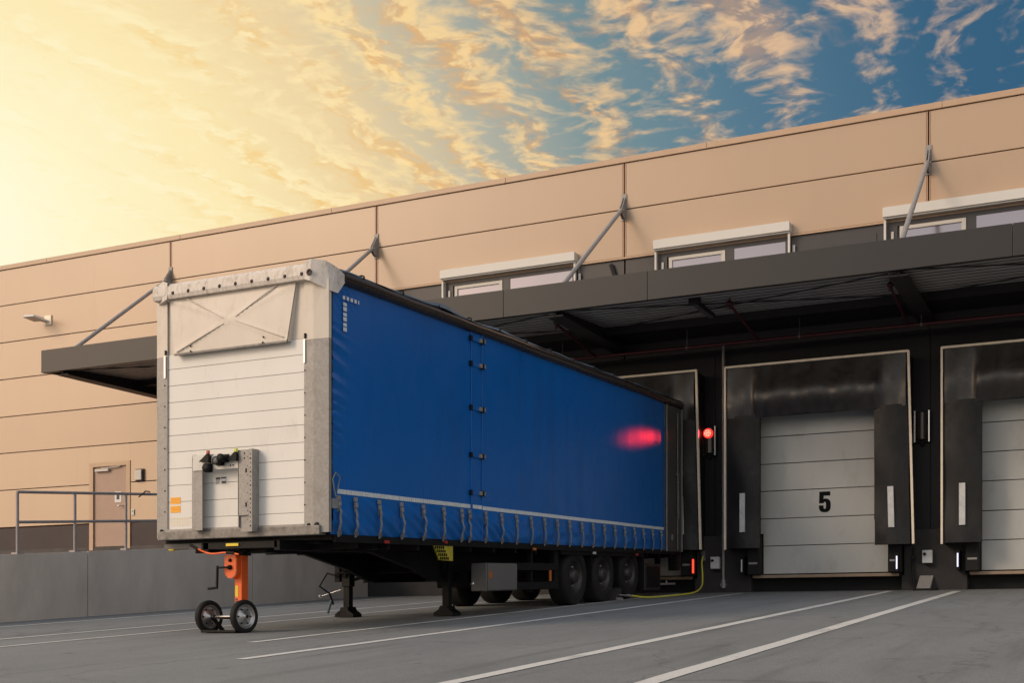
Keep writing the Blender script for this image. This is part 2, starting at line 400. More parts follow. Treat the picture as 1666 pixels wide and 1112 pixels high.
# ------------------------------------------------------------------ warehouse
XL, XR = -62.0, 22.0
wh = thing('warehouse', 'long tan panelled warehouse with dark loading bays and a roof canopy behind the trailer', 'warehouse', (-12, WD, gz(WD)))
joints = [9.379, 8.296, 7.211, 6.108, 5.042, 3.958]
XD = -19.87      # tan cladding reaches the ground storey left of here
JX = [-23.15+6.56*i for i in range(-6, 8)]
cl = MB(); gp = .012
def row(x0, x1, z0, z1):
    xs = [x for x in JX if x0+.1 < x < x1-.1]; e = [x0]+xs+[x1]
    for a, b in zip(e[:-1], e[1:]):
        l = a+(.045 if a in xs else 0); r = b-(.045 if b in xs else 0)
        cl.box(l, r, WD, WD+.10, z0+gp, z1-gp, bev=.004)
row(XL, XR, 9.379, 10.43); row(XL, XR, 8.296, 9.379)
zl = joints[1:]+[2.86]
for a, b in zip(zl[:-1], zl[1:]):
    # the personnel door is cut out of the lower rows
    if a <= 5.05:
        row(XL, -26.08, b, a)
        row(-24.58, XD, b, a)
        if a > 5.0: cl.box(-26.08, -24.58, WD, WD+.10, 4.56, a-gp)
    else: row(XL, XD, b, a)
cl.build('wall_cladding', m_tan, wh)
bk = MB(); bk.box(XL, XR, WD+.105, WD+.30, gz(WD)-.3, 10.40); bk.build('wall_backing', m_joint, wh)
rf = MB(); rf.box(XL, XR, WD+.31, WD+60, gz(WD)-.3, 10.36); rf.build('building_body', m_tan, wh)
for x in JX:
    c = MB(); z0 = 8.29 if x > XD else 2.86
    c.box(x-.040, x-.014, WD-.004, WD+.09, z0, 10.42); c.box(x+.014, x+.040, WD-.004, WD+.09, z0, 10.42)
    c.build('joint_profile', m_chan, wh)
cp = MB()
x = XL
while x < XR:
    cp.box(x, min(x+4.9, XR)-.006, WD-.035, WD+.45, 10.43, 10.56, bev=.008); x += 4.9
cp.build('roof_coping', m_cope, wh)
ar = MB(); ar.tube([(-12.3, WD+1.5, 10.4), (-12.3, WD+1.5, 11.05)], .008, 5); ar.build('lightning_rod', m_rod, wh)
# drip rail under the upper tan rows
dr = MB(); dr.box(XD, XR, WD-.02, WD+.09, 8.262, 8.296); dr.build('drip_rail', m_cope, wh)
# dark band of the window storey and the dock wall below
db = MB()
zb = [6.0, 8.255]; xs_ = [XD-.0]+[x for x in JX if x > XD]+[XR]
for a, b in zip(xs_[:-1], xs_[1:]): db.box(a+.02, b-.02, WD+.03, WD+.10, *zb)
db.build('dark_band', m_dark2, wh)
dk = MB()
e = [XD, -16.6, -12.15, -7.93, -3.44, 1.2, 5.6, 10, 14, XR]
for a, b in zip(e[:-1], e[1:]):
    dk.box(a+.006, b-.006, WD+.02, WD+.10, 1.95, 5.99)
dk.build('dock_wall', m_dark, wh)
pl = MB(); pl.box(XL, -26.1, WD+.012, WD+.10, 2.0, 2.83); pl.box(-24.56, XD, WD+.012, WD+.10, 2.0, 2.83)
pl.build('plinth', m_plin, wh)
# concrete foot between the dock pits
def pitfoot(a, b):
    c = MB(); c.box(a, b, WD-.10, WD+.09, gz(WD)-.2, 1.94, bev=.01); c.build('concrete_footing', m_concd, wh)
pitfoot(XD, -11.48); pitfoot(-8.35, -7.10); pitfoot(-3.98, -2.72); pitfoot(.42, XR)
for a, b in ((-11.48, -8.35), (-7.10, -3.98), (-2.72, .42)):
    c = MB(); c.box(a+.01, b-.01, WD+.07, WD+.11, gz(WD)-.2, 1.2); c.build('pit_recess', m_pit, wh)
    c = MB(); c.box(a+.05, b-.05, WD-.16, WD+.0, 1.00, 1.065, bev=.008); c.build('leveller_lip', m_sill, wh)
# dock doors (sectional)
def dock_door(x0, x1):
    d = MB(); zs = [1.085, 1.688, 2.271, 2.862, 3.44, 4.024, 4.62]
    for a, b in zip(zs[:-1], zs[1:]):
        d.box(x0, x1, WD-.035, WD+.018, a+.007, b-.007, bev=.007)
    o = d.build('dock_door', m_ddoor, wh)
    k = MB(); k.box(x0, x1, WD-.02, WD+.015, 1.075, 4.62); k.build('seam_backing', m_num, o)
    s = MB(); s.box(x0, x1, WD-.04, WD+.0, 1.066, 1.086); s.build('bottom_seal', m_num, o)
    return o
d5 = dock_door(-7.28, -3.90); d6 = dock_door(-2.92, .42); d4 = dock_door(-11.6, -8.3)
tag(d5, 'pale grey sectional door with a black 5')
# the number 5, bold condensed
def five(cx, cz, h, wd, y):
    pts = [(-.46,1),(.47,1),(.47,.80),(-.09,.80),(-.11,.63),(.02,.665),(.26,.64),(.44,.56),(.50,.42),(.50,.24),(.46,.12),(.33,.03),(.12,-.01),(-.12,-.01),(-.33,.03),(-.46,.12),(-.50,.24),
           (-.50,.33),(-.10,.33),(-.10,.22),(-.07,.165),(0,.15),(.07,.165),(.10,.22),(.10,.42),(.07,.48),(0,.50),(-.07,.48),(-.10,.43),(-.48,.43)]
    b = bmesh.new(); vv = [b.verts.new((cx+p[0]*wd, y, cz-h/2+p[1]*h)) for p in pts]; b.faces.new(vv)
    r = bmesh.ops.extrude_face_region(b, geom=list(b.faces)); bmesh.ops.translate(b, verts=[v for v in r['geom'] if isinstance(v, bmesh.types.BMVert)], vec=(0, .003, 0))
    bmesh.ops.triangulate(b, faces=b.faces)
    m = MB(); m.bm(b); return m
five(-5.545, 2.585, .43, .245, WD-.040).build('door_number', m_num, d5)
# windows with raised outside shutters
def window(x0, x1):
    fr = MB()                                           # dark outer frame and mullion
    za, zb = 6.75, 8.30; y = WD-.01
    for a, b in ((x0+.03, x0+.26), (x0+1.60, x0+1.78), (x1-.13, x1-.03)): fr.box(a, b, y, WD+.03, za, zb)
    fr.box(x0+.26, x0+1.60, y, WD+.03, zb-.13, zb); fr.box(x0+1.78, x1-.13, y, WD+.03, zb-.13, zb)
    fr.box(x0+.03, x1-.03, y, WD+.03, za-.1, za)
    f = fr.build('window', m_dark2, wh)
    s = MB(); s.box(x0, x1, WD-.20, WD+.01, 8.33, 8.53, bev=.006); s.box(x0+.01, x1-.01, WD-.16, WD+.0, 8.30, 8.33); s.build('shutter_box', m_white, f)
    c = MB(); yy = WD-.028
    xa, xb = x0+.31, x0+1.59
    for a, b, p, q in ((xa, xa+.075, za, 8.155), (xb-.085, xb, za, 8.155), (xa+.075, xb-.085, 8.08, 8.155), (xa+.075, xb-.085, za, za+.08)):
        c.box(a, b, yy, WD+.02, p, q, bev=.004)
    c.build('casement', m_frame, f)
    k = MB(); k.box(xa+.075, xb-.085, WD+.005, WD+.012, za+.08, 8.08); k.box(x0+1.78, x1-.13, WD+.005, WD+.012, za, 8.17); k.build('pane', m_glass, f)
    r = MB()
    for xx in (x0+.0, x1-.06): r.box(xx+.01, xx+.055, WD-.13, WD-.07, za, 8.33, bev=.004)
    build_each(r, 'guide_rail', m_white, f)
    b_ = MB()
    for xx in (x0+.14, x1+.03):
        b_.box(xx, xx+.05, WD-.035, WD-.012, 7.84, 8.06)
    build_each(b_, 'rail_bracket', m_frame, f)
for x0, x1 in ((-14.68, -11.17), (-9.28, -6.25), (-4.34, -.9)): window(x0, x1)
lp = MB()
for a, b in ((-6.0, -4.5),):
    lp.box(a, b, WD+.012, WD+.03, 6.8, 8.10)
lp.build('louvre_panel', m_dark2, wh)
wl = MB(); wl.beam((-10.35, WD-.02, 8.18), (-10.15, WD-.02, 7.6), .04, .08); wl.build('prop', m_black, wh)

# personnel door beside the ramp
pd = MB(); pd.box(-25.93, -24.73, WD+.03, WD+.08, 2.2, 4.43, bev=.004); pdo = pd.build('door', m_pdoor, wh)
c = MB(); c.box(-26.08, -25.94, WD-.02, WD+.10, 2.1, 4.56); c.box(-24.72, -24.58, WD-.02, WD+.10, 2.1, 4.56); c.box(-25.94, -24.72, WD-.02, WD+.10, 4.44, 4.56)
c.build('frame', m_cope, pdo)
c = MB(); c.box(-25.85, -25.35, WD-.05, WD+.02, 4.30, 4.37, bev=.01); c.beam((-25.6, WD-.04, 4.385), (-24.95, WD-.02, 4.42), .03, .02); c.build('closer', m_frame, pdo)
c = MB(); c.tube([(-24.86, WD+.02, 3.32), (-24.86, WD-.05, 3.32), (-25.0, WD-.05, 3.32)], .013); c.build('handle', m_chrome, pdo)
c = MB(); c.box(-25.17, -24.93, WD+.020, WD+.027, 3.42, 3.72); o = c.build('notice', m_paper, pdo)
tag(o, 'white paper notice with a dark picture'); c = MB(); c.box(-25.10, -25.0, WD+.016, WD+.0185, 3.50, 3.62); c.box(-25.14, -24.96, WD+.016, WD+.0185, 3.66, 3.70)
c.build('notice_print', m_ink, wh)

# canopy
CF = 22.42; CX0 = -23.73; cs = .065
cz = lambda y: 6.18+cs*(y-CF)
f = MB(); f.box(CX0, CX0+.006, CF, WD-.01, 6.18, 6.73, sl=0)
fs_ = MB()
x = CX0; seams = [CX0, -17.2, -11.1, -8.05, -1.6, 5, 12, XR]
for a, b in zip(seams[:-1], seams[1:]): fs_.box(a, b-.008, CF, CF+.12, 6.18, 6.73, bev=.004)
fs_.add([(CX0, CF+.121, 6.19), (CX0, WD-.01, cz(WD)), (CX0, WD-.01, cz(WD)+.56), (CX0, CF+.121, 6.728),
         (CX0+.1, CF+.121, 6.19), (CX0+.1, WD-.01, cz(WD)), (CX0+.1, WD-.01, cz(WD)+.56), (CX0+.1, CF+.121, 6.728)],
        [[0,1,2,3],[7,6,5,4],[0,4,5,1],[1,5,6,2],[2,6,7,3],[3,7,4,0]])
can = fs_.build('canopy', m_fasc, wh)
s = MB(); per = .26; y = CF+.13; poly = []
while y < WD-.05:
    for dy_, dz_ in ((0, 0), (.012, .09), (.05, .09), (.062, 0)): poly.append((y+dy_, cz(y)+.075+dz_))
    y += per
vs = []; fs = []
for (yy, zz) in poly: vs += [(CX0+.11, yy, zz), (XR, yy, zz)]
for i in range(len(poly)-1): fs.append([2*i, 2*i+1, 2*i+3, 2*i+2])
s.add(vs, fs); s.build('soffit', m_soff, can)
q = MB(); y = CF+.12  # black strips paint the shade of the grooves between the soffit ribs
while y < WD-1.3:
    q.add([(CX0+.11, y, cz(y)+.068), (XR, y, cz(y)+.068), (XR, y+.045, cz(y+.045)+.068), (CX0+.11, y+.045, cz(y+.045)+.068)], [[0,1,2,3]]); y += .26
tag(q.build('soffit_groove_shade', m_pit, can), kind='stuff')
tp = MB(); tp.add([(CX0+.1, CF+.12, 6.62), (XR, CF+.12, 6.62), (XR, WD, 6.88), (CX0+.1, WD, 6.88)], [[0,1,2,3]]); tp.build('top_sheet', m_beam, can)
eg = MB(); eg.box(CX0+.12, XR, CF+.125, CF+.165, 6.20, 6.26); eg.build('edge_angle', m_beam, can)
for x in JX:
    if x < CX0+.2: continue
    b = MB(); y0, y1 = CF+.13, WD-.0
    for (xa, xb, za, zb) in ((x-.17, x+.17, -.34, -.315), (x-.02, x+.02, -.315, .05)):
        b.add([(xa,y0,cz(y0)+.10+za*.55),(xb,y0,cz(y0)+.10+za*.55),(xb,y0,cz(y0)+.10+zb*.5),(xa,y0,cz(y0)+.10+zb*.5),
               (xa,y1,cz(y1)+.0+za),(xb,y1,cz(y1)+.0+za),(xb,y1,cz(y1)+.0+zb),(xa,y1,cz(y1)+.0+zb)],
              [[0,1,2,3],[7,6,5,4],[0,4,5,1],[1,5,6,2],[2,6,7,3],[3,7,4,0]])
    b.build('beam', m_beam, can)
# inner deep girder next to the wall and purlins
b = MB(); b.box(CX0+.12, XR, WD-1.30, WD-1.24, cz(WD-1.3)-.10, cz(WD-1.3)+.08); b.box(CX0+.12, XR, WD-1.24, WD-.02, cz(WD)-.13, cz(WD)-.10); b.build('girder', m_beam, can)
for i, x in enumerate(JX):
    if x < CX0+.2 or x > 10: continue
    b = MB(); x2 = x+6.56
    z0, z1 = cz(CF+.2)+.035, cz(WD-1.35)+.035
    b.tube([(x+.2, CF+.25, z0), (x2-.2, WD-1.4, z1)], .014, 5); b.tube([(x+.2, WD-1.4, z1-.03), (x2-.2, CF+.25, z0-.03)], .014, 5)
    b.build('wind_brace', m_beam, can)
for x in JX:
    if x < CX0+.2: continue
    b = MB(); a, e_ = Vector((x, WD-.18, 9.32)), Vector((x, CF+.35, 6.70))
    b.tube([a, e_], .047, 10); o = b.build('tie_rod', m_rod, can)
    p = MB()
    p.prism([(WD-.0, 9.70), (WD-.09, 9.55), (WD-.24, 9.34), (WD-.24, 9.25), (WD-.10, 9.15), (WD-.0, 9.15)], 'x', x-.035, x-.015)
    p.prism([(WD-.0, 9.70), (WD-.09, 9.55), (WD-.24, 9.34), (WD-.24, 9.25), (WD-.10, 9.15), (WD-.0, 9.15)], 'x', x+.015, x+.035)
    p.box(x-.06, x+.06, WD-.025, WD-.005, 9.12, 9.72); p.tube([(x-.07, WD-.19, 9.3), (x+.07, WD-.19, 9.3)], .025, 8)
    p.build('rod_bracket', m_galv, o)

# ------------------------------------------------------------------ dock shelters
SY = WD-.60
def shelter(x0, x1, label, grp='dock shelters along the dark wall'):
    t = thing('dock_shelter', label, 'dock shelter', ((x0+x1)/2, SY, 1.6), grp)
    s = MB()       # side cheeks and roof between frame and wall
    for a, sg in ((x0, 1), (x1, -1)):
        s.box(min(a, a+sg*.04), max(a, a+sg*.04), SY+.03, WD+.015, 1.62, 5.44)
    s.box(x0+.04, x1-.04, SY+.03, WD+.015, 5.38, 5.43); s.build('shelter_hood', m_rubs, t)
    xi0, xi1 = x0+.74, x1-.67
    # header pad: bulging sheet
    h = MB(); nx, nz = 60, 14; vs = []; fs = []
    for j in range(nz+1):
        v = j/nz; z = 5.43-v*1.06
        for i in range(nx+1):
            u = i/nx; xx = x0+.05+u*(x1-x0-.1)
            mid = 1 if xi0-.12 < xx < xi1+.12 else 0
            b = (.06*math.sin(PI*v)+.10*math.exp(-((v-.64)/.30)**2)*(1-v**8))*(1 if mid else .25)
            b += .012*math.sin(xx*9+v*5)+.010*math.sin(xx*23+2*v)*v
            vs.append((xx, SY-b-.005, z+.012*math.sin(xx*3)*v-(.0 if mid else .0)))
    for j in range(nz):
        for i in range(nx):
            a = j*(nx+1)+i; fs.append([a, a+1, a+nx+2, a+nx+1])
    h.add(vs, fs, True); k = len(vs)
    h.add([(x0+.05, SY+.06, 5.43), (x1-.05, SY+.06, 5.43), (x1-.05, SY+.06, 4.37), (x0+.05, SY+.06, 4.37)], [[0,1,2,3]])
    h.build('header_curtain', m_head, t)
    for sg, a, b in ((0, x0+.03, xi0), (1, xi1, x1-.03)):
        c = MB(); n = 26; vs = []; fs = []; m_ = 8
        for j in range(n+1):
            v = j/n; z = 4.42-v*2.80
            for i in range(m_+1):
                u = i/m_; fl = .06*v if sg else 0
                edge = (.06 if v > .93 else (.02 if v > .84 else 0)) if sg else 0
                aa = a+edge; bb = b+fl
                xx = aa+(bb-aa)*u
                vs.append((xx, SY+.02-.05*math.sin(PI*u)-.012*math.sin(z*4+u*3)-.01*math.sin(z*1.7), z))
        for j in range(n):
            for i in range(m_):
                q = j*(m_+1)+i; fs.append([q, q+1, q+m_+2, q+m_+1])
        c.add(vs, fs, True)
        c.add([(a, SY+.09, 4.42), (b, SY+.09, 4.42), (b, SY+.09, 1.62), (a, SY+.09, 1.62)], [[0,1,2,3]])
        c.build('side_curtain', m_rubs, t)
        gx = (x0+.325) if sg == 0 else (x1-.40)
        w_ = MB(); w_.add([(gx, SY-.06, 2.78), (gx+.115, SY-.06, 2.78), (gx+.135 if sg else gx+.115, SY-.06, 1.96), (gx+.02 if sg else gx, SY-.06, 1.96),
                           (gx, SY-.045, 2.78), (gx+.115, SY-.045, 2.78), (gx+.135 if sg else gx+.115, SY-.045, 1.96), (gx+.02 if sg else gx, SY-.045, 1.96)],
                          [[0,1,2,3],[7,6,5,4],[0,4,5,1],[1,5,6,2],[2,6,7,3],[3,7,4,0]])
        w_.build('guide_stripe', m_guide, t)
    tr = MB(); r = .022
    tr.beam((x0, SY-.01, 5.475), (x0, SY-.01, 1.60), .04, .05); tr.build('trim', m_trim, t)
    tr = MB(); tr.beam((x1, SY-.01, 5.475), (x1+.095, SY-.01, 1.62), .045, .05); tr.build('trim', m_trim, t)
    tr = MB(); tr.beam((x0-.01, SY-.012, 5.465), (x1+.01, SY-.012, 5.465), .05, .045); tr.build('trim', m_trim, t)
    return t
shelter(-7.52, -3.774, 'black rubber dock shelter with pale trim framing the door numbered 5')
shelter(-3.14, .60, 'black rubber dock shelter with pale trim cut off by the right edge of the picture')
shelter(-11.9, -8.156, 'black rubber dock shelter with pale trim that the blue trailer is backed into')

# bumpers beside the doors
def bumper(x, label, z0=1.07, z1=1.90):
    t = thing('dock_bumper', label, 'dock bumper', (x, WD-.25, z0), 'rubber dock bumpers')
    b = MB(); b.box(x-.13, x+.13, WD-.38, WD-.102, z0, z1, bev=.02); b.build('rubber_block', m_rub, t)
    b = MB(); b.box(x-.15, x+.15, WD-.10, WD-.08, z0-.05, z1+.05); b.build('mounting_plate', m_black, t)
    b = MB(); b.box(x-.09, x+.09, WD-.395, WD-.379, z0+.22, z0+.26); b.build('wear_strip', m_galv, t)
bumper(-6.98, 'black rubber bumper at the left foot of the number 5 door')
bumper(-4.08, 'black rubber bumper at the right foot of the number 5 door', 1.07, 1.7)
bumper(-2.60, 'black rubber bumper at the left foot of the rightmost dock door')
bumper(-8.45, 'black rubber bumper just right of the parked trailer tail')

# signal lights
def signal(x, z, label, lit_):
    t = thing('signal_light', label, 'signal light', (x, WD-.05, z), 'dock signal lights')
    b = MB(); b.box(x-.15, x+.15, WD-.06, WD+.02, z-.34, z+.30, bev=.01); b.build('housing', m_black, t)
    b = MB()
    n = 10; poly = [(x-.11, WD-.06)]+[(x-.11*math.cos(PI*i/n), WD-.06-.10*math.sin(PI*i/n)) for i in range(n+1)]+[(x+.11, WD-.06)]
    b.prism(poly, 'z', z-.28, z+.26); b.build('curved_lens', m_chromed, t)
    for sx in (-.155, .125):
        b = MB(); b.box(x+sx, x+sx+.03, WD-.14, WD-.05, z-.34, z+.30, bev=.004); b.build('side_strip', m_chrome, t)
    b = MB(); b.box(x-.03, x+.03, WD-.10, WD-.04, z-.40, z-.34, bev=.01); b.build('cable_gland', m_black, t)
    if lit_:
        b = MB(); b.lathe([(0, .02), (.095, .02), (.105, 0), (.105, -.05)], (x, WD-.185, z+.14), (0,-1,0), 28); b.build('red_lamp', m_redlit, t)
        b = MB()
        for rr, nn in ((.0, 1), (.035, 6), (.066, 11)):
            for k in range(nn):
                a = 2*PI*k/nn; b.lathe([(0, .012), (.010, .008), (.012, 0)], (x+rr*math.cos(a), WD-.206, z+.14+rr*math.sin(a)), (0,-1,0), 8)
        build_each(b, 'light_emitting_dot', m_redcore, t)
        l = bpy.data.lights.new('red_signal_glow', 'SPOT'); lo = bpy.data.objects.new('red_signal_glow', l); COL.objects.link(lo)
        l.energy = 170; l.color = (1, .02, .03); l.spot_size = R(9.5); l.spot_blend = 1.0; l.shadow_soft_size = .09
        lo.location = (x-.02, WD-.24, z+.14)
        tgt = Vector((-8.48, 23.85, 3.80)); lo.rotation_euler = (tgt-lo.location).to_track_quat('-Z', 'Y').to_euler()
signal(-8.03, 4.03, 'glowing red signal light on the dark wall just right of the trailer', True)
signal(-3.585, 4.04, 'unlit signal light on the dark wall between the two right docks', False)
# small led lamps low by the docks
def led(x, z, h, m, label, name='dock_position_light'):
    t = thing(name, label, 'marker light', (x, SY+.2, z), 'position lights at the dock feet')
    b = MB(); b.box(x-.035, x+.035, SY+.13, WD-.1, z-.06, z+h+.06, bev=.006); b.build('housing', m_black, t)
    b = MB(); b.box(x-.013, x+.013, SY+.115, SY+.129, z, z+h); b.build('lens', m, t)
led(-4.02, 1.13, .26, m_ledw, 'small white violet lit marker right of the number 5 door')
led(-2.86, 1.15, .27, m_ledw, 'small white violet lit marker left of the rightmost door')
led(-7.20, 1.13, .26, m_guide, 'unlit slim marker left of the number 5 door')
# sockets
def socket(x, z, label):
    t = thing('socket_box', label, 'socket box', (x, WD-.1, z), 'grey socket boxes on the dock wall')
    b = MB(); b.box(x-.10, x+.10, WD-.20, WD-.102, z-.13, z+.13, bev=.012); b.build('box', m_guide, t)
    b = MB(); b.lathe([(0, .03), (.03, .03), (.03, 0)], (x-.05, WD-.20, z+.05), (0,-1,0), 12); b.build('knob', m_black, t)
    b = MB(); b.tube([(x-.02, WD-.15, z-.13), (x+.0, WD-.17, z-.18), (x+.12, WD-.16, z-.17)], .012, 6); b.build('plug_lead', m_black, t)
socket(-7.87, 1.35, 'small grey socket box left of the pale pipe near the trailer')
socket(-3.47, 1.38, 'small grey socket box on the dark pillar between the right docks')
t = thing('cable_terminal', 'galvanised floor terminal with two cables at the foot of the dark pillar', 'terminal', (-3.55, WD-.3, gz(WD-.3)))
b = MB(); b.add([(-3.66,WD-.36,.73),(-3.40,WD-.36,.73),(-3.36,WD-.12,1.00),(-3.62,WD-.12,1.00),(-3.66,WD-.10,.73),(-3.40,WD-.10,.73)], [[0,1,2,3],[0,4,5,1],[3,2,5,4],[0,3,4],[1,5,2]]); b.build('sloped_plate', m_galv, t)
b = MB(); b.box(-3.72, -3.28, WD-.40, WD-.105, .69, .735); b.build('base', m_black, t)
b = MB(); b.tube([(-3.74, WD-.12, 1.58), (-3.76, WD-.14, 1.2), (-3.72, WD-.2, .76)], .025, 6); b.build('cable', m_rub, t)
b = MB(); b.lathe([(0, .06), (.05, .05), (.055, 0), (.04, -.04)], (-3.74, WD-.2, 1.36), (0,-1,0), 14); b.build('cable_reel', m_rub, t)

# pale down pipe
t = thing('conduit', 'pale vertical conduit between the trailer bay and the number 5 dock', 'pipe', (-7.68, WD-.2, gz(WD)))
b = MB(); b.tube([(-7.70, WD-.13, 6.1), (-7.70, WD-.13, .86)], .032, 8); b.build('pipe', m_rail, t)
b = MB(); b.tube([(-7.70, WD-.13, .98), (-7.70, WD-.13, .80)], .05, 8); b.box(-7.76, -7.64, WD-.16, WD-.10, .84, .90); b.build('foot_clamp', m_galv, t)

# red sprinkler line under the canopy
t = thing('sprinkler_pipe', 'dark red sprinkler pipe running along the wall under the canopy', 'pipe', (-8, WD-.75, 5.9))
zp = 5.93; b = MB(); b.tube([(-19, WD-.8, zp), (XR, WD-.8, zp)], .036, 8); b.build('main_pipe', m_redp, t)
for x in (-16.6, -13.9, -11.2, -8.3, -5.9, -3.5, -1.2):
    b = MB(); b.tube([(x, WD-.8, zp+.03), (x, WD-.8, cz(WD-.8)+.1)], .010, 5); b.lathe([(.045, -.02), (.045, .02)], (x, WD-.8, zp), (1,0,0), 10); b.build('hanger', m_galvd, t)
for x in (-10.4, -6.75, -3.75):
    b = MB(); b.tube([(x, WD-.8, zp+.01), (x-.02, CF+1.05, cz(CF+1.05)-.04)], .028, 8); b.build('branch', m_redp, t)
    b = MB(); yv, zv = CF+1.05, cz(CF+1.05)-.04
    b.lathe([(0, .07), (.045, .07), (.06, .03), (.06, -.03), (.03, -.08)], (x, yv, zv), (0,-1,0), 12); b.tube([(x, yv, zv), (x, yv, zv+.15)], .012, 6)
    b.lathe([(0, .03), (.03, .03), (.03, -.01)], (x, yv-.02, zv-.08), (0,0,-1), 8); b.build('nozzle', m_redp, t)
# light fittings under the canopy
for x, lab in ((-7.35, 'slim dark light fitting under the canopy between the two beams'), (-13.6, 'slim dark light fitting under the canopy above the trailer roof')):
    t = thing('canopy_light', lab, 'light fitting', (x, 23.6, cz(23.6)))
    b = MB(); b.box(x-.07, x+.07, 23.1, 24.3, cz(23.1)-.05, cz(23.1)+.03, bev=.01); b.build('housing', m_beam, t)
    b = MB(); b.box(x-.05, x+.05, 23.15, 24.25, cz(23.1)-.062, cz(23.1)-.051); b.build('diffuser', m_gbox, t)
    b = MB(); b.box(x-.12, x+.12, 23.12, 23.17, cz(23.1)-.02, cz(23.1)+.12); b.build('bracket', m_beam, t)

# left wall fittings
t = thing('wall_light', 'slim pale wall light high on the tan wall left of the canopy', 'wall light', (-27.6, WD, 8.7))
b = MB(); b.box(-27.78, -27.52, WD-.04, WD-.002, 8.62, 8.90, bev=.006); b.build('back_plate', m_trim, t)
b = MB(); b.box(-27.75, -27.62, WD-.20, WD-.04, 8.70, 8.76); b.build('arm', m_frame, t)
b = MB(); b.add([(-28.02,WD-.62,8.76),(-27.58,WD-.62,8.74),(-27.58,WD-.18,8.70),(-28.02,WD-.18,8.72),(-27.98,WD-.58,8.82),(-27.62,WD-.58,8.8),(-27.62,WD-.2,8.79),(-27.98,WD-.2,8.8)],
               [[0,1,2,3],[7,6,5,4],[0,4,5,1],[1,5,6,2],[2,6,7,3],[3,7,4,0]]); b.build('lamp_head', m_white, t)
t = thing('alarm_box', 'small cream box with a dark edge on the wall right of the door', 'wall box', (-24.2, WD, 4.1))
b = MB(); b.box(-24.36, -24.07, WD-.05, WD-.002, 3.96, 4.30, bev=.006); b.build('frame', m_plin, t)
b = MB(); b.box(-24.34, -24.11, WD-.10, WD-.05, 3.99, 4.27, bev=.01); b.build('cover', m_frame, t)
t = thing('door_button', 'tiny pale push button with green mark right of the door handle', 'push button', (-24.49, WD, 3.12))
b = MB(); b.box(-24.53, -24.43, WD-.03, WD-.002, 3.04, 3.20, bev=.006); b.build('plate', m_white, t)
b = MB(); b.box(-24.50, -24.46, WD-.036, WD-.031, 3.13, 3.17); b.build('green_mark', mat('green_mark', (.05,.3,.05), .5), t)

# ------------------------------------------------------------------ ramp, retaining wall, handrail
RX = -16.77; RS = .082
rz = lambda y: 1.173+RS*(y-14.96)
rp = MB(); ys = [-6, 26.38]
rp.add([(-62, -6, rz(-6)-.02), (RX-.25, -6, rz(-6)-.02), (RX-.25, 26.39, rz(26.39)-.03), (-24.0, 26.39, rz(26.39)+.08), (-62, 26.39, rz(26.39)+.06)], [[0,1,2,3,4]])
tag(rp.build('ramp', mat('ramp_surface', (.09,.08,.075), .85, var=.2, vscale=2, bump=.2)), kind='structure')
t = thing('retaining_wall', 'grey concrete retaining wall along the ramp, behind the orange stand', 'retaining wall', (RX, 10, gz(10)))
e = [-6, -1.5, 4.1, 10.4, 16.93, 21.7, 26.29]
for a, b_ in zip(e[:-1], e[1:]):
    c = MB(); a2, b2 = a+.012, b_-.012
    c.add([(RX-.25,a2,gz(max(a2,2))-.3),(RX,a2,gz(max(a2,2))-.3),(RX,b2,gz(b2)-.3),(RX-.25,b2,gz(b2)-.3),(RX-.25,a2,rz(a2)),(RX,a2,rz(a2)),(RX,b2,rz(b2)),(RX-.25,b2,rz(b2))],
          [[3,2,1,0],[4,5,6,7],[0,1,5,4],[1,2,6,5],[2,3,7,6],[3,0,4,7]])
    c.build('wall_panel', m_conc, t)
c = MB(); c.add([(RX-.24,-6,gz(2)-.3),(RX-.06,-6,gz(2)-.3),(RX-.06,26.28,gz(26)-.3),(RX-.24,26.28,gz(26)-.3),(RX-.24,-6,rz(-6)-.03),(RX-.06,-6,rz(-6)-.03),(RX-.06,26.28,rz(26.28)-.03),(RX-.24,26.28,rz(26.28)-.03)],
                [[3,2,1,0],[4,5,6,7],[0,1,5,4],[1,2,6,5],[2,3,7,6],[3,0,4,7]]); c.build('joint_filler', m_concd, t)
HX = RX-.10
t = thing('handrail', 'grey tubular steel handrail on top of the concrete wall', 'handrail', (HX, 15.4, rz(15.4)))
hy = [15.42, 16.72, 18.0, 19.3, 20.6, 21.9, 23.2, 24.5, 25.8]
for y in hy:
    c = MB(); c.tube([(HX, y, rz(y)), (HX, y, rz(y)+1.06)], .026, 10); o = c.build('post', m_rail, t)
    c = MB(); c.box(HX-.07, HX+.07, y-.07, y+.07, rz(y)-.012, rz(y)+.025); c.build('base_plate', m_rail, o)
for h in (1.06, .545):
    c = MB(); c.tube([(HX, hy[0], rz(hy[0])+h), (HX, hy[-1], rz(hy[-1])+h)], .026, 10); c.build('rail', m_rail, t)
c = MB(); c.tube([(HX+.04, 18.3, rz(18.3)+1.0), (HX+.08, 18.45, rz(18.4)+1.12), (HX+.04, 18.6, rz(18.6)+1.10)], .012, 6); c.build('end_loop', m_black, t)

# ------------------------------------------------------------------ trailer
KS = .0388; Y0 = 12.44; SL = (KS, Y0)
XS, XO = -8.487, -11.135; XC = (XS+XO)/2
tr = thing('semi_trailer', 'blue curtain sided semi trailer with a white front bulkhead backed into the dock', 'trailer', (XC, Y0, gz(Y0)))
def T(m, name, mt, parent=tr): return m.build(name, mt, parent, slope=SL)
def TE(m, name, mt, parent, per=1): return build_each(m, name, mt, parent, SL, per)
YR = 25.72
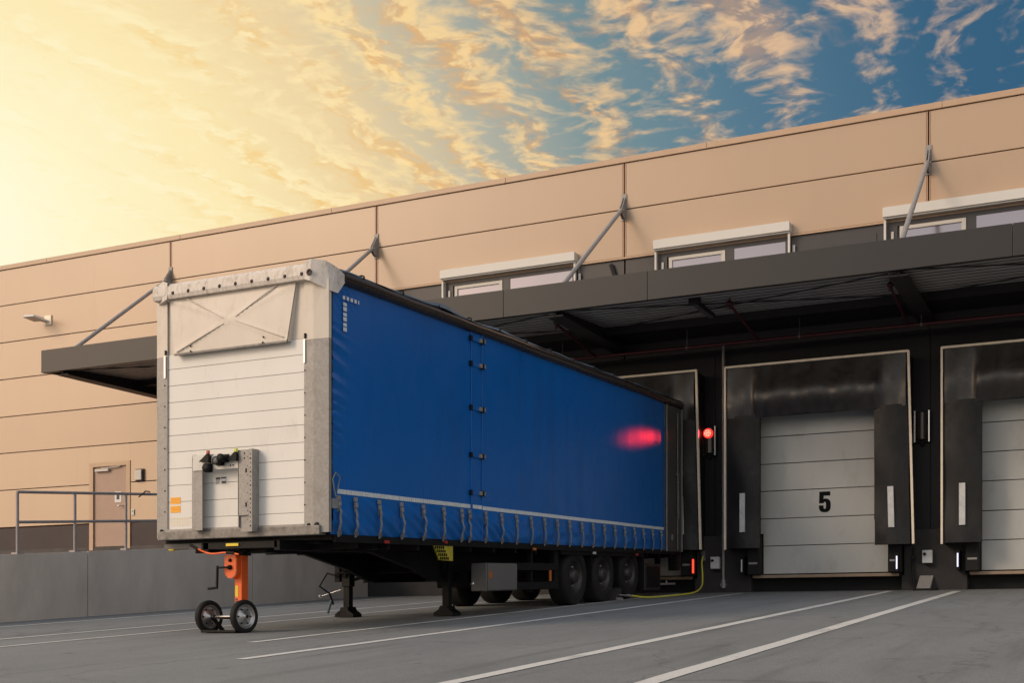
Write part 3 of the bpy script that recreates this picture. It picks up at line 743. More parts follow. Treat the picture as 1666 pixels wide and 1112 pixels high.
# bulkhead planks
bw = MB(); z = 1.21; zt = 3.46; zz = [1.21, 1.36]
while zz[-1]+.212 < zt-.05: zz.append(zz[-1]+.212)
zz.append(zt)
for a, b in zip(zz[:-1], zz[1:]): bw.box(XO+.17, XS-.335, Y0-.012, Y0+.04, a+.0025, b-.0025, bev=.0025)
bh = T(bw, 'bulkhead', m_bulk)
b = MB(); b.box(XO+.16, XS-.33, Y0+.0, Y0+.035, 1.2, 3.5); T(b, 'plank_backing', m_galvd, bh)
# corner posts (lower galvanised, upper cream)
def post(sgn, z0, z1, nm, mt, wfront):
    c = MB(); xs = XS if sgn > 0 else XO
    s = -sgn
    poly = [(xs+s*wfront, Y0-.03), (xs+s*.20, Y0-.03), (xs, Y0-.0), (xs, Y0+.055), (xs+s*wfront, Y0+.055)]
    c.prism(poly, 'z', z0, z1); return T(c, nm, mt)
for sg in (1, -1):
    p = post(sg, 1.115, 3.435, 'corner_post', m_galv, .335 if sg > 0 else .17)
    c = MB(); xs = XS-.27 if sg > 0 else XO+.10
    c.lathe([(0, .012), (.022, .012), (.03, 0)], (xs, Y0-.03, 1.20), (0,-1,0), 12)
    if sg > 0: c.lathe([(0, .012), (.03, .012), (.04, 0)], (XS-.16, Y0-.02, 1.20), (0,-1,0), 14)
    for k in range(8): c.lathe([(0, .006), (.008, .006), (.01, 0)], (XS-.325 if sg > 0 else XO+.155, Y0-.03, 1.45+k*.27), (0,-1,0), 8)
    TE(c, 'bolt', m_black, p)
    p = post(sg, 3.437, 4.15, 'upper_corner', m_defl, .335 if sg > 0 else .17)
    c = MB(); xx = XS-.325 if sg > 0 else XO+.165
    c.box(xx-.012, xx+.012, Y0-.045, Y0-.031, 3.16, 3.44); T(c, 'hinge_bar', m_chrome, p)
    c = MB(); c.lathe([(0, .012), (.016, .012), (.018, 0)], (xx+.01, Y0-.031, 3.50), (0,-1,0), 10); c.lathe([(0, .012), (.016, .012), (.018, 0)], (xx+.01, Y0-.031, 3.47), (0,-1,0), 10); TE(c, 'bolt', m_black, p)
# upper panel behind the deflector
b = MB(); b.box(XO+.17, XS-.335, Y0-.005, Y0+.05, 3.462, 4.15); T(b, 'upper_panel', m_defl)
# deflector: trapezoid plate hinged at the top, bottom edge stands off, with X creases
def P3(u, v, off=0):    # u 0..1 left-right, v 0..1 top-bottom
    xt0, xt1, xb0, xb1 = -10.88, -8.93, -10.77, -9.03
    xa = xt0+(xb0-xt0)*v; xb = xt1+(xb1-xt1)*v
    return Vector((xa+(xb-xa)*u, Y0-.035-.045*v-off, 4.14-.70*v))
d = MB(); n = 24; vs = []; fs = []
for j in range(n+1):
    for i in range(n+1):
        u, v = i/n, j/n
        a1 = abs((u-.5)-(v-.5)); a2 = abs((u-.5)+(v-.5)); dd = min(a1, a2)
        off = .012-.10*min(dd, .12)*.0 + (.010 if dd < .001 else 0)
        vs.append(P3(u, v, off+.012*math.sin(PI*u)*math.sin(PI*v)))
for j in range(n):
    for i in range(n):
        q = j*(n+1)+i; fs.append([q, q+1, q+n+2, q+n+1])
d.add(vs, fs, True)
rim = [P3(0,0), P3(1,0), P3(1,1), P3(0,1)]; bk_ = [Vector((p.x, Y0-.012, p.z+.0)) for p in rim]
d.add(rim+bk_, [[0,4,5,1],[2,6,7,3]])
df = T(d, 'wind_deflector', m_defl)
d = MB(); d.add([P3(1,.0), P3(1,1), Vector((P3(1,1).x+.01, Y0-.008, P3(1,1).z)), Vector((P3(1,0).x+.01, Y0-.008, P3(1,0).z))], [[0,1,2,3]]); d.add([P3(0,.0), P3(0,1), Vector((P3(0,1).x, Y0-.008, P3(0,1).z)), Vector((P3(0,0).x, Y0-.008, P3(0,0).z))], [[0,1,2,3]])
TE(d, 'side_gusset', m_defl, df)
d = MB()
for a, b_ in (((.03,.97),(.45,.56)), ((.97,.93),(.55,.53)), ((.14,.0),(.45,.46)), ((.86,.0),(.55,.46))):
    pa, pb = P3(*a, .028), P3(*b_, .030)
    pm = (pa+pb)/2; pm.y -= .004
    d.tube([pa, pm, pb], .0075, 6)
TE(d, 'pressed_crease', m_defl, df, 3)
d = MB(); d.beam(P3(0,1,.004)+Vector((0,0,-.006)), P3(1,1,.004)+Vector((0,0,-.006)), .03, .024); T(d, 'lower_lip', m_galvd, df)
d = MB()
for u in (.16, .80):
    for v in (.89, .985):
        d.lathe([(0,.010),(.010,.010),(.012,0)], P3(u, v, .026), (0,-1,0), 8)
TE(d, 'bolt', m_black, df)
# roof header
h = MB(); pf = [(Y0-.10, 4.15), (Y0-.115, 4.20), (Y0-.11, 4.30), (Y0-.07, 4.345), (Y0+.10, 4.36), (Y0+.28, 4.35), (Y0+.28, 4.14), (Y0-.02, 4.14)]
h.prism(pf, 'x', XO+.03, XS-.26)
hd = T(h, 'roof_header', m_rust)
for sg in (1, -1):
    c = MB(); s = -sg; xs = XS if sg > 0 else XO; e_ = .045*sg
    A = [(xs+s*.27, Y0-.118, 4.145), (xs+s*.20, Y0-.115, 4.12), (xs+e_*.4, Y0+.03, 4.00 if sg > 0 else 4.11), (xs+e_, Y0+.13, 3.99 if sg > 0 else 4.11), (xs+e_, Y0+.30, 4.17)]
    B = [(xs+s*.27, Y0-.112, 4.35), (xs+s*.18, Y0-.10, 4.385), (xs+s*.03, Y0-.02, 4.36), (xs+e_, Y0+.10, 4.30), (xs+e_, Y0+.30, 4.235)]
    Ct = [(xs+s*.27, Y0+.29, 4.36)]*2+[(xs+s*.2, Y0+.29, 4.37)]+[(xs+s*.1, Y0+.29, 4.33), (xs+s*.05, Y0+.30, 4.24)]
    vs = A+B+Ct; n = 5; fs = [[i, i+1, n+i+1, n+i] for i in range(4)]+[[n+i, n+i+1, 2*n+i+1, 2*n+i] for i in range(4)]+[[4,9,14,]]
    c.add(vs, fs, False); c.add([A[0], A[1], A[2], A[3], A[4], (xs+s*.27, Y0+.29, 4.15)], [[0,1,2,3,4,5]])
    k = T(c, 'corner_casting', m_rust, hd)
    md = k.modifiers.new('b', 'BEVEL'); md.width = .012; md.segments = 2; md.limit_method = 'ANGLE'; md.angle_limit = R(20)
b = MB()
for i in range(9):
    x = XO+.36+i*.247
    b.lathe([(.024, .0), (.022, .006), (.012, .012), (0, .012)], (x, Y0-.113, 4.215), (0,-1,0), 12)
b.lathe([(.04, .0), (.04, .005), (.028, .008), (.02, -.004), (0, -.004)], (XS-.20, Y0-.118, 4.22), (0,-1,0), 12)
TE(b, 'rivet', mat('rivet_steel', (.05,.035,.03), .6, .3), hd)
# bottom front beam
b = MB(); b.box(XO+.05, XS-.10, Y0-.05, Y0+.10, 1.085, 1.20, bev=.01); T(b, 'front_beam', m_galvd)
b = MB(); b.box(XO+.17, XS-.335, Y0-.035, Y0-.013, 1.197, 1.222); T(b, 'bottom_strip', m_galv)
# coupling bracket on the bulkhead
b = MB(); fy = Y0-.13
b.box(-10.455, -10.40, fy, Y0-.02, 1.19, 2.09, bev=.004); b.box(-10.40, -10.29, fy, fy+.012, 1.19, 2.0); b.box(-10.455, -10.40, fy, Y0-.02, 2.05, 2.14, bev=.01)
br = T(b, 'service_bracket', m_galv)
b = MB(); b.box(-9.72, -9.555, fy-.02, fy-.004, 1.35, 2.155, bev=.003); b.box(-9.555, -9.505, fy-.02, Y0-.02, 1.15, 2.16); b.box(-9.72, -9.708, fy-.02, Y0-.02, 1.20, 2.15); b.box(-9.70, -9.56, fy+.004, fy+.016, 1.15, 1.36)
T(b, 'perforated_channel', m_galv, br)
b = MB(); b.box(-10.43, -9.725, fy-.012, fy-.002, 1.935, 2.13, bev=.002); T(b, 'coupling_plate', mat('plate_grey', (.50,.50,.48), .45, .2, var=.08), br)
b = MB()
for k in range(17):
    z = 1.22+k*.055; b.lathe([(0,.003),(.006 if k % 3 else .010,.003),(.007 if k % 3 else .011,0)], (-9.53, fy-.02, z), (0,-1,0), 8)
    if k % 2: b.lathe([(0,.003),(.005,.003),(.006,0)], (-9.575, fy-.02, z+.02), (0,-1,0), 8)
for z in (1.48, 1.90): b.box(-9.605, -9.585, fy-.024, fy-.019, z-.025, z+.025)
for z in (2.05, 2.11): b.lathe([(0,.004),(.010,.004),(.011,0)], (-9.62, fy-.02, z), (0,-1,0), 8)
for x in (-9.84, -9.80): b.lathe([(0,.004),(.010,.004),(.011,0)], (x, fy-.012, 1.975), (0,-1,0), 8)
T(b, 'hole', m_black, br)
def coup(x, z, r, l, mt, nm, face=None):
    b = MB(); b.lathe([(r*1.15, 0), (r*1.15, .012), (r, .014), (r, l*.7), (r*1.12, l*.72), (r*1.12, l), (0, l)], (x, fy-.012, z), (0,-1,0), 18)
    if mt is m_black: b.box(x-r*1.1, x+r*1.1, fy-.03, fy-.012, z-r*1.1, z+r*1.1)
    o = T(b, nm, mt, br)
    if face:
        b = MB(); b.lathe([(0, .003), (r*.85, .003), (r*.85, 0)], (x, fy-.012-l, z), (0,-1,0), 18); T(b, 'coupling_face', face, br)
coup(-10.05, 2.045, .045, .05, m_chrome, 'socket', m_black)
coup(-9.985, 2.035, .050, .10, m_black, 'socket', m_gbox); coup(-9.91, 2.065, .045, .12, m_black, 'socket'); coup(-10.17, 1.96, .05, .07, m_black, 'socket')
for x, tip in ((-10.20, m_redl), (-9.77, mat('lime_cap', (.55,.62,.05), .5))):
    b = MB(); b.prism([(x-.09, 2.04), (x+.06, 2.02), (x+.065, 2.10), (x+.035, 2.135), (x-.02, 2.09)], 'y', fy-.07, fy-.012); T(b, 'coupling_head', m_black, br)
    b = MB(); b.box(x+.02, x+.06, fy-.06, fy-.03, 2.13, 2.175, bev=.006); T(b, 'coupling_cap', tip, br)
b = MB(); b.box(-10.18, -10.0, Y0-.0155, Y0-.0125, 1.76, 1.86); o = T(b, 'rating_plate', m_guide)
b = MB(); b.box(-10.17, -10.10, Y0-.017, Y0-.0158, 1.82, 1.85); b.box(-10.09, -10.01, Y0-.017, Y0-.0158, 1.83, 1.85); b.box(-10.08, -10.01, Y0-.017, Y0-.0158, 1.77, 1.80)
for k in range(4): b.box(-10.17, -10.11, Y0-.017, Y0-.0158, 1.77+.012*k, 1.776+.012*k)
T(b, 'rating_print', m_ink, o)
for z in (1.545, 1.435):
    b = MB(); b.box(-10.90, -10.735, Y0-.0155, Y0-.0125, z, z+.085); o = T(b, 'sticker', m_oyel)
    b = MB()
    for k in range(4): b.box(-10.885, -10.75, Y0-.0165, Y0-.0158, z+.015+.018*k, z+.020+.018*k)
    T(b, 'sticker_print', mat('amber_ink', (.75,.28,.02), .6), o)
b = MB()
for r in range(3):
    for k in range(9): b.box(-10.95+k*.042, -10.95+k*.042+.032, Y0-.0145, Y0-.0122, 1.265+r*.036, 1.265+r*.036+.026)
T(b, 'data_label', mat('faded_label', (.74,.66,.52), .5))

# curtains
def hashn(i): return (math.sin(i*127.1)*43758.5453) % 1
SPX = [12.58+i*.0 for i in range(0)]
strap_y = [12.66, 12.98, 13.56, 14.13, 14.70, 15.27, 15.80, 16.02+.02]
strap_y = [12.62, 12.99, 13.54, 14.09, 14.66, 15.21, 15.74, 16.33-.35+.0, 16.50, 17.04, 17.57, 18.10, 18.62, 19.14, 19.66, 20.20, 20.72, 21.25, 21.77, 22.30, 22.83, 23.35, 23.88, 24.40]
LAP0, LAP1 = 16.06, 16.40
CY0, CY1 = Y0+.07, 24.68
def stripe_z(y): return 1.612-.0068*(y-12.6)
def curtain_off(y, z):
    d = .010*math.sin(y*2.1)*math.sin((z-1.1)*1.1)+.0010*math.sin(y*10.1+.6*math.sin(z*2))*(.4+.6*min(1,(z-1)/3))+.004*math.sin(y*.83+1)
    e = y-CY0
    if z > 1.75:
        k = math.exp(-(e/.26)**2)*min(1, max(0, (3.75-z)/.3))*min(1, (z-1.7)/.6)
        d += .018*k*(math.sin(z*40+3*math.sin(z*5)+e*9)+.6*math.sin(z*71+e*14))
        k2 = math.exp(-((e-.25)/.22)**2-((z-4.0)/.16)**2); d += .016*k2*math.sin((e*.8+z)*52)
    # vertical welds about every 0.62 m
    f = ((y-CY0)/.62) % 1; d += -.0018*math.exp(-((f-.5)/.03)**2)
    # horizontal weld
    d += -.002*math.exp(-((z-3.35)/.012)**2)
    # long soft pull lines from lap
    if LAP0 < y < LAP1 and z > 1.1: d += .012+.004*math.sin(z*7+y*9)
    sz = stripe_z(y)
    if z < sz-.03:
        q = (sz-.03-z)/.5; nb = min(strap_y, key=lambda s_: abs(s_-y)); w_ = min(1, abs(nb-y)/.25)
        amp = .030 if y < 19 else .016
        d += amp*math.sin(PI*min(1, q))*(w_*.8+.25)
        if y < 17.5:
            d += .034*math.sin((y*.95+z*2.3)*6.0+1.3*math.sin(y*1.3))*min(1, q*2.5)*(.35+.65*w_)*(1-.4*q)
            d += .010*math.sin((y*1.4+z*2.9)*14)*min(1, q*2)
        else: d += .010*math.sin(z*26+2*math.sin(y*1.5))*min(1, q*2)*w_
        d -= .03*max(0, q-.8)*5*.4
    return d
def curtain(side):
    NY, NZ = 620, 110; vs = []; fs = []
    zs = [1.09+(1.66-1.09)*(i/44) for i in range(44)]+[1.66+(4.16-1.66)*(i/(NZ-44)) for i in range(NZ-43)]
    if side < 0: NY = 120
    for j, z in enumerate(zs):
        for i in range(NY+1):
            y = CY0+(CY1-CY0)*i/NY
            o = curtain_off(y, z) if side > 0 else .004*math.sin(y*2)
            vs.append(((XS-.012+o) if side > 0 else (XO+.012-o), y, z))
    for j in range(len(zs)-1):
        for i in range(NY):
            q = j*(NY+1)+i; fs.append([q, q+1, q+NY+2, q+NY+1])
    m = MB(); m.add(vs, fs, True); return T(m, 'side_curtain', m_blue)
cu = curtain(1); cu2 = curtain(-1)
tag(cu, 'blue tarpaulin with buckled straps')
b = MB(); y = Y0+.19
while y < CY1-.05:
    if not (LAP0-.02 < y < LAP0+.01):
        zz_ = stripe_z(y)+(.0 if y < LAP1 else -.004); xo = XS-.008+curtain_off(y+.025, zz_+.02)
        b.box(xo, xo+.0025, y, y+.046, zz_-.028, zz_+.028)
    y += .052
for lo, hi in ((0, LAP0), (LAP0, 99)):
    q = MB()
    for k, mk in enumerate(b.marks):
        if lo < b.v[mk[0]][1] <= hi: q.add(b.v[mk[0]:mk[0]+8], [tuple(i-mk[0] for i in f) for f in b.f[mk[1]:mk[1]+6]])
    T(q, 'reflective_tape', m_tape, cu)
b = MB(); y = Y0+.29
for k in range(5):
    xo = XS+.006+max(0, curtain_off(y+.03, 4.0)); b.box(xo, xo+.0025, y+k*.085, y+k*.085+.05 if k < 4 else y+k*.085+.02, 3.955, 4.0)
for k in range(6):
    z = 3.90-k*.062; xo = XS+.006+max(0, curtain_off(y+.03, z)); b.box(xo, xo+.0025, y+.01, y+.085, z-.022 , z+.028 if k % 2 else z+.018)
TE(b, 'corner_marking', m_tape, cu)
for i, y in enumerate(strap_y):
    s = MB(); zt_ = stripe_z(y)-.055; n = 9; bow = .02+.03*hashn(i); lat = .03*(hashn(i+30)-.4) if y < 17 else 0
    vs = []; fs = []
    for k in range(n+1):
        v = k/n; z = zt_-.10-v*(zt_-.10-1.06); xo = XS+.020+max(0, curtain_off(y, max(1.1, z)))+bow*math.sin(PI*v)*.8; yo = y+lat*math.sin(PI*v)
        vs += [(xo, yo-.022, z), (xo, yo+.022, z), (xo-.004, yo+.022, z), (xo-.004, yo-.022, z)]
    for k in range(n):
        for q in range(4): fs.append([4*k+q, 4*k+(q+1) % 4, 4*k+4+(q+1) % 4, 4*k+4+q])
    s.add(vs, fs, False); st = T(s, 'strap', m_strap, tr)
    s = MB(); xo = XS+.012+max(0, curtain_off(y, zt_)); s.box(xo-.01, xo+.022, y-.028, y+.028, zt_-.055, zt_+.0, bev=.004); s.box(xo, xo+.034, y-.024, y+.024, zt_-.125, zt_-.065, bev=.004); s.box(xo, xo+.012, y-.016, y+.016, zt_-.19, zt_-.13)
    T(s, 'buckle', m_galv, st)
    s = MB(); s.tube([(XS+.03, y, 1.16), (XS+.045, y+.02, 1.12), (XS+.03, y+.035, 1.085), (XS+.005, y+.01, 1.07)], .008, 6); s.box(XS+.012, XS+.035, y-.018, y+.022, 1.085, 1.125); T(s, 'hook', m_galvd, st)
for z in (4.04, 3.67, 3.03, 2.34, 1.79):
    s = MB(); xo = XS+.015; s.box(xo, xo+.006, LAP0+.0, LAP1-.06, z-.03, z+.03); st = T(s, 'lap_strap', m_blue, tr)
    s = MB(); s.box(xo-.01, xo+.02, LAP0-.05, LAP0+.01, z-.038, z+.038, bev=.004); s.box(xo, xo+.032, LAP1-.05, LAP1+.05, z-.04, z+.04, bev=.005); TE(s, 'lap_buckle', m_black, st)
    s = MB(); s.box(xo, xo+.036, LAP1-.11, LAP1-.051, z-.03, z+.03, bev=.004); s.box(xo+.033, xo+.040, LAP1+.01, LAP1+.04, z-.03, z+.03); TE(s, 'lap_clip', m_galv, st)
s = MB()
for y in (LAP0, LAP1): s.tube([(XS+.012, y, 1.15), (XS+.012, y, 4.13)], .009, 6)
TE(s, 'lap_edge', m_blue, cu, 3)
s = MB(); s.box(XS-.03, XS-.004, Y0+.056, Y0+.085, 1.12, 4.1); T(s, 'edge_pole', m_black)
s = MB(); s.tube([(XS+.02, Y0+.15, 1.62), (XS+.04, Y0+.18, 1.78), (XS+.03, Y0+.10, 1.83), (XS+.02, Y0+.05, 1.75), (XS+.03, Y0+.08, 1.6), (XS+.035, Y0+.13, 1.5)], .009, 6); s.box(XS+.0, XS+.03, Y0+.06, Y0+.16, 1.40, 1.52); T(s, 'pull_cord', m_strap)
# top rail and its round cover
m = MB(); n = 10; poly = [(XS-.06, 4.13), (XS-.01, 4.13)]+[(XS-.01+.085*math.sin(PI*k/n), 4.21-.075*math.cos(PI*k/n)) for k in range(n+1)]+[(XS-.06, 4.29)]
yy = [Y0+.27+(YR-Y0-.30)*k/40 for k in range(41)]; vs = []; fs = []; L = len(poly)
for y in yy:
    w_ = .003*math.sin(y*3)+.002*math.sin(y*7.7)
    vs += [(p[0]+w_, y, p[1]+w_) for p in poly]
for k in range(len(yy)-1):
    for q in range(L): fs.append([k*L+q, k*L+(q+1) % L, (k+1)*L+(q+1) % L, (k+1)*L+q])
m.add(vs, fs, True); m.add([vs[i] for i in range(L)], [list(range(L))]); m.add([vs[-L+i] for i in range(L)], [list(range(L))])
T(m, 'side_rail', m_tube)
m = MB(); m.box(XO-.02, XO+.07, Y0+.27, YR, 4.13, 4.29, bev=.02); T(m, 'side_rail', m_tube)
# roof sheet with a wavy loose edge
m = MB(); NY = 260; NX = 8; vs = []; fs = []
for i in range(NY+1):
    y = Y0+.2+(YR-Y0-.2)*i/NY
    e = .010*math.sin(y*3.4)+.008*math.sin(y*7.9+1)
    bump_ = .055*math.exp(-((y-15.15)/.42)**2)+.05*math.exp(-((y-17.1)/.35)**2)*.5
    for j in range(NX+1):
        u = j/NX; x = XO+.03+(XS-XO-.01)*u
        z = 4.335+.03*math.sin(PI*u)+(e*.5+bump_*.7)*(max(0, u-.6)/.4)**2+.006*math.sin(y*5+u*6)
        if j == NX: z -= .035-bump_*.3+e*.3; x = XS+.025+bump_*.2
        vs.append((x, y, z))
    vs.append((XS+.032+bump_*.2, y, 4.275+e*.4+bump_*.25))
W_ = NX+2
for i in range(NY):
    for j in range(W_-1): q = i*W_+j; fs.append([q, q+1, q+W_+1, q+W_])
m.add(vs, fs, True); ro = T(m, 'roof', m_roof)
m = MB(); m.tube([(XS+.038+.2*.055*math.exp(-((y-15.15)/.42)**2), y, 4.272+.4*(.010*math.sin(y*3.4)+.008*math.sin(y*7.9+1))+.25*(.055*math.exp(-((y-15.15)/.42)**2)+.025*math.exp(-((y-17.1)/.35)**2))) for y in [Y0+.3+(YR-Y0-.35)*k/160 for k in range(161)]], .011, 6)
T(m, 'roof_edge_cord', m_black, ro)
m = MB()
for k in range(13):
    y = 13.15+k*.95; m.box(XS-.02, XS+.03, y-.02, y+.02, 4.318, 4.332, bev=.004); m.box(XS+.035, XS+.046, y-.012, y+.012, 4.27, 4.32)
TE(m, 'roof_clip', m_black, ro, 2)
# rear door folded against the side
m = MB(); m.box(XS-.0, XS+.035, 24.70, 25.70, 1.06, 4.12, bev=.006); rd = T(m, 'rear_door', mat('rear_door_grey', (.085,.08,.078), .4, .3, var=.15, vscale=2))
for y in (24.70, 25.70):
    m = MB(); m.box(XS+.036, XS+.052, y-.022, y+.022, 1.06, 4.12); T(m, 'edge_profile', m_galv, rd)
m = MB(); m.tube([(XS+.06, 25.35, 1.1), (XS+.06, 25.35, 4.0)], .014, 8); m.box(XS+.04, XS+.09, 25.27, 25.43, 2.66, 2.72, bev=.01); m.tube([(XS+.08, 25.35, 2.68), (XS+.09, 25.33, 1.75)], .012, 6); T(m, 'lock_rod', m_galvd, rd)
m = MB(); m.box(XS+.036, XS+.05, 25.02, 25.10, 1.30, 1.42); T(m, 'latch', m_galv, rd)
m = MB(); m.box(XO, XO+.05, 24.70, YR, 1.06, 4.12); m.box(XS-.08, XS-.001, 24.70, YR, 1.06, 4.12); TE(m, 'rear_post', m_galvd, tr)
# floor, chassis
m = MB(); m.box(XO+.05, XS-.05, Y0+.12, YR, 1.04, 1.12); T(m, 'floor', m_chas)
m = MB(); m.box(XS-.05, XS-.004, Y0+.16, YR, 1.0, 1.085); m.box(XO+.004, XO+.05, Y0+.16, YR, 1.0, 1.085); TE(m, 'side_frame', m_chas, tr)
m = MB()
for xx in (XC-.55, XC+.55):
    m.prism([(Y0+.02, 1.04), (Y0+.02, .92), (Y0+2.1, .92), (Y0+3.2, .70), (Y0+3.8, .52), (YR-.4, .52), (YR-.4, 1.04)], 'x', xx-.04, xx+.04)
    m.box(xx-.09, xx+.09, Y0+3.8, YR-.4, .50, .525)
TE(m, 'main_beam', m_chas, tr, 2)
m = MB()
for k in range(17):
    y = Y0+.7+k*.76; m.box(XO+.06, XS-.06, y-.03, y+.03, .93, 1.035)
TE(m, 'cross_member', m_chas, tr)
# kingpin plate, steps and stickers under the nose
m = MB(); m.box(XC-.62, XC+.55, Y0+.02, Y0+1.5, .955, 1.035); kp = T(m, 'kingpin_plate', m_black)
m = MB(); m.box(-10.03, -9.84, Y0+.005, Y0+.019, .985, 1.02); T(m, 'yellow_mark', m_yel, kp)
m = MB(); m.box(-10.06, -9.64, Y0+.3, Y0+.62, .90, .954); T(m, 'support_pad', m_black, kp)
m = MB(); m.box(-11.12, -10.72, Y0+.12, Y0+.4, .975, 1.04); m.box(-10.70, -10.35, Y0+.10, Y0+.4, .965, 1.04); TE(m, 'step_plate', m_gbox, tr)
m = MB(); m.box(-11.06, -10.97, Y0+.12, Y0+.2, .955, .99, bev=.015); T(m, 'yellow_cap', m_yel)
m = MB(); m.box(-8.75, -8.68, Y0+1.3, Y0+1.45, .93, 1.04); m.box(-9.1, -8.9, Y0+.4, Y0+1.0, 1.0, 1.045); TE(m, 'underside_bracket', m_chas, tr)
# landing gear
def leg(x, y):
    c = MB(); gzz = gz(y); zt_ = 1.02+.0
    # written in world heights; slope is removed here
    k = KS*(y-Y0)
    c.box(x-.075, x+.075, y-.075, y+.075, .50-k+.1, 1.04, bev=.008); o = T(c, 'landing_leg', m_black)
    c = MB(); c.box(x-.055, x+.055, y-.055, y+.055, gzz-k+.12, .66-k, bev=.006); T(c, 'inner_tube', m_black, o)
    c = MB(); c.prism([(x-.17, gzz-k+.006), (x+.17, gzz-k+.006), (x+.17, gzz-k+.05), (x+.08, gzz-k+.11), (x+.06, gzz-k+.16), (x-.06, gzz-k+.16), (x-.08, gzz-k+.11), (x-.17, gzz-k+.05)], 'y', y-.12, y+.12); T(c, 'foot', m_black, o)
    c = MB(); c.prism([(y-.95, 1.03), (y-.45, .98), (y-.18, .80), (y-.09, .58), (y-.09, 1.04)], 'x', x-.03, x+.03); c.prism([(y+.85, 1.03), (y+.35, .90), (y+.09, .60), (y+.09, 1.04)], 'x', x-.03, x+.03)
    c.box(x-.19, x-.09, y-.10, y+.06, .52, .95, bev=.01); T(c, 'gusset', m_chas, o)
LY = 16.42
leg(-9.18, 16.61); leg(-10.78, 16.33)
m = MB(); m.beam((-10.78, 16.33, .78), (-9.18, 16.6, .78), .05, .07); m.beam((-10.7, 16.35, .55), (-9.3, 16.6, .90), .03, .05); m.beam((-9.3, 16.6, .55), (-10.7, 16.4, .90), .03, .05); m.tube([(-10.9, 16.2, .66), (-8.95, 16.5, .66)], .018, 8); T(m, 'leg_brace', m_chas)
m = MB(); m.tube([(-10.90, 16.2, .62), (-11.05, 16.15, .66), (-11.12, 16.05, .46), (-10.98, 16.12, .34), (-10.93, 16.15, .17)], .017, 6); ck = T(m, 'winding_crank', m_black)
m = MB(); m.tube([(-10.955, 16.13, .24), (-10.99, 16.08, .04)], .02, 7); T(m, 'grip', mat('dusty_blue_grip', (.05,.09,.12), .6), ck)
m = MB(); m.lathe([(0,.03),(.022,.02),(.03,0),(.022,-.02),(0,-.03)], (-11.28, 16.3, .30), (0,-1,0), 10); m.tube([(-11.28, 16.3, .30), (-10.9, 16.3, .40)], .006, 5); T(m, 'reflector_ball', m_chrome)
# yellow warning plate
m = MB(); m.add([(-8.50, 15.0, 1.0), (-8.50, 15.55, 1.02), (-8.50, 15.55, .79), (-8.50, 15.16, .80)], [[0,1,2,3]]); m.add([(-8.52, 15.0, 1.0), (-8.52, 15.55, 1.02), (-8.52, 15.55, .79), (-8.52, 15.16, .80)], [[3,2,1,0]]); wp = T(m, 'warning_plate', mat('dirty_yellow', (.42,.36,.03), .5, var=.2, vscale=9))
m = MB()
for r in range(4):
    for k in range(5):
        y_, z_ = 15.03+k*.055+r*.045, .985-r*.05
        if y_ < 15.40: m.box(-8.498, -8.494, y_, y_+.035, z_-.03, z_+.008)
T(m, 'plate_stripes', m_num, wp)
m = MB(); m.box(-8.50, -8.46, 15.28, 15.33, 1.03, 1.07, bev=.006); T(m, 'side_marker', m_redl)
for y, z, mt in ((18.2, 1.0, m_amber), (20.75, .97, m_guide), (22.95, .97, m_redl), (13.7, 1.02, m_redl)):
    m = MB(); m.box(-8.47, -8.44, y-.05, y+.05, z-.02, z+.02, bev=.006); T(m, 'side_marker', mt)
# toolbox, pallet rack and underrun bars
m = MB(); m.box(-8.78, -8.52, 16.63, 17.68, .345, .77, bev=.012); tb = T(m, 'toolbox', m_gbox)
m = MB(); m.box(-8.519, -8.505, 16.66, 17.66, .36, .76, bev=.004); T(m, 'lid', mat('lid_grey', (.12,.117,.113), .45, var=.08), tb)
m = MB(); m.box(-8.505, -8.498, 16.70, 16.78, .54, .64, bev=.003); T(m, 'marker', m_amber, tb)
m = MB(); m.lathe([(0,.02),(.03,.015),(.035,0)], (-8.76, 16.64, .46), (0,-1,0), 10); T(m, 'lock', m_chrome, tb)
m = MB(); m.box(-9.5, -8.95, 16.85, 17.4, .40, .66, bev=.02); T(m, 'air_reservoir', m_chas)
for z0, z1 in ((.66, .78), (.35, .47)):
    m = MB(); m.box(-8.56, -8.525, 17.72, 19.32, z0, z1, bev=.006); T(m, 'side_guard', m_chas)
m = MB(); m.box(-8.64, -8.56, 18.30, 18.36, .3, 1.0); m.box(-8.64, -8.56, 19.22, 19.33, .36, 1.0); TE(m, 'guard_post', m_chas, tr)
m = MB(); m.box(-8.526, -8.51, 18.92, 19.0, .48, .66, bev=.004); T(m, 'side_marker', m_amber)
m = MB(); m.box(-9.3, -8.58, 19.34, 19.44, .34, 1.0); T(m, 'mud_panel', m_chas)
# wheels
def wheel(x, y, side):
    r = .515; zc_ = gz(y)+r-.005; kz = KS*(y-Y0)
    m = MB(); w_ = .34 ; s = side
    m.lathe([(.29, 0), (.30, .02), (.40, .035), (.475, .015), (.505, -.02), (.515, -.06), (.515, -w_+.06), (.505, -w_+.02), (.40, -w_), (.29, -w_)], (x, y, zc_-kz), (s,0,0), 44)
    tr_ = m
    for k in range(4):
        pass
    o = T(m, 'wheel', m_rub)
    m = MB(); m.lathe([(.295, .005), (.28, .0), (.27, -.10), (.235, -.13), (.20, -.115), (.15, -.09), (.13, -.02), (.11, .02), (.06, .035), (0, .035)], (x, y, zc_-kz), (s,0,0), 36); ri = T(m, 'rim', m_truckrim, o)
    m = MB()
    for k in range(10):
        a = 2*PI*k/10; m.lathe([(0, .03), (.014, .03), (.018, 0)], (x-s*.10, y+.172*math.cos(a), zc_-kz+.172*math.sin(a)), (s,0,0), 8)
    TE(m, 'wheel_nut', m_galv, o)
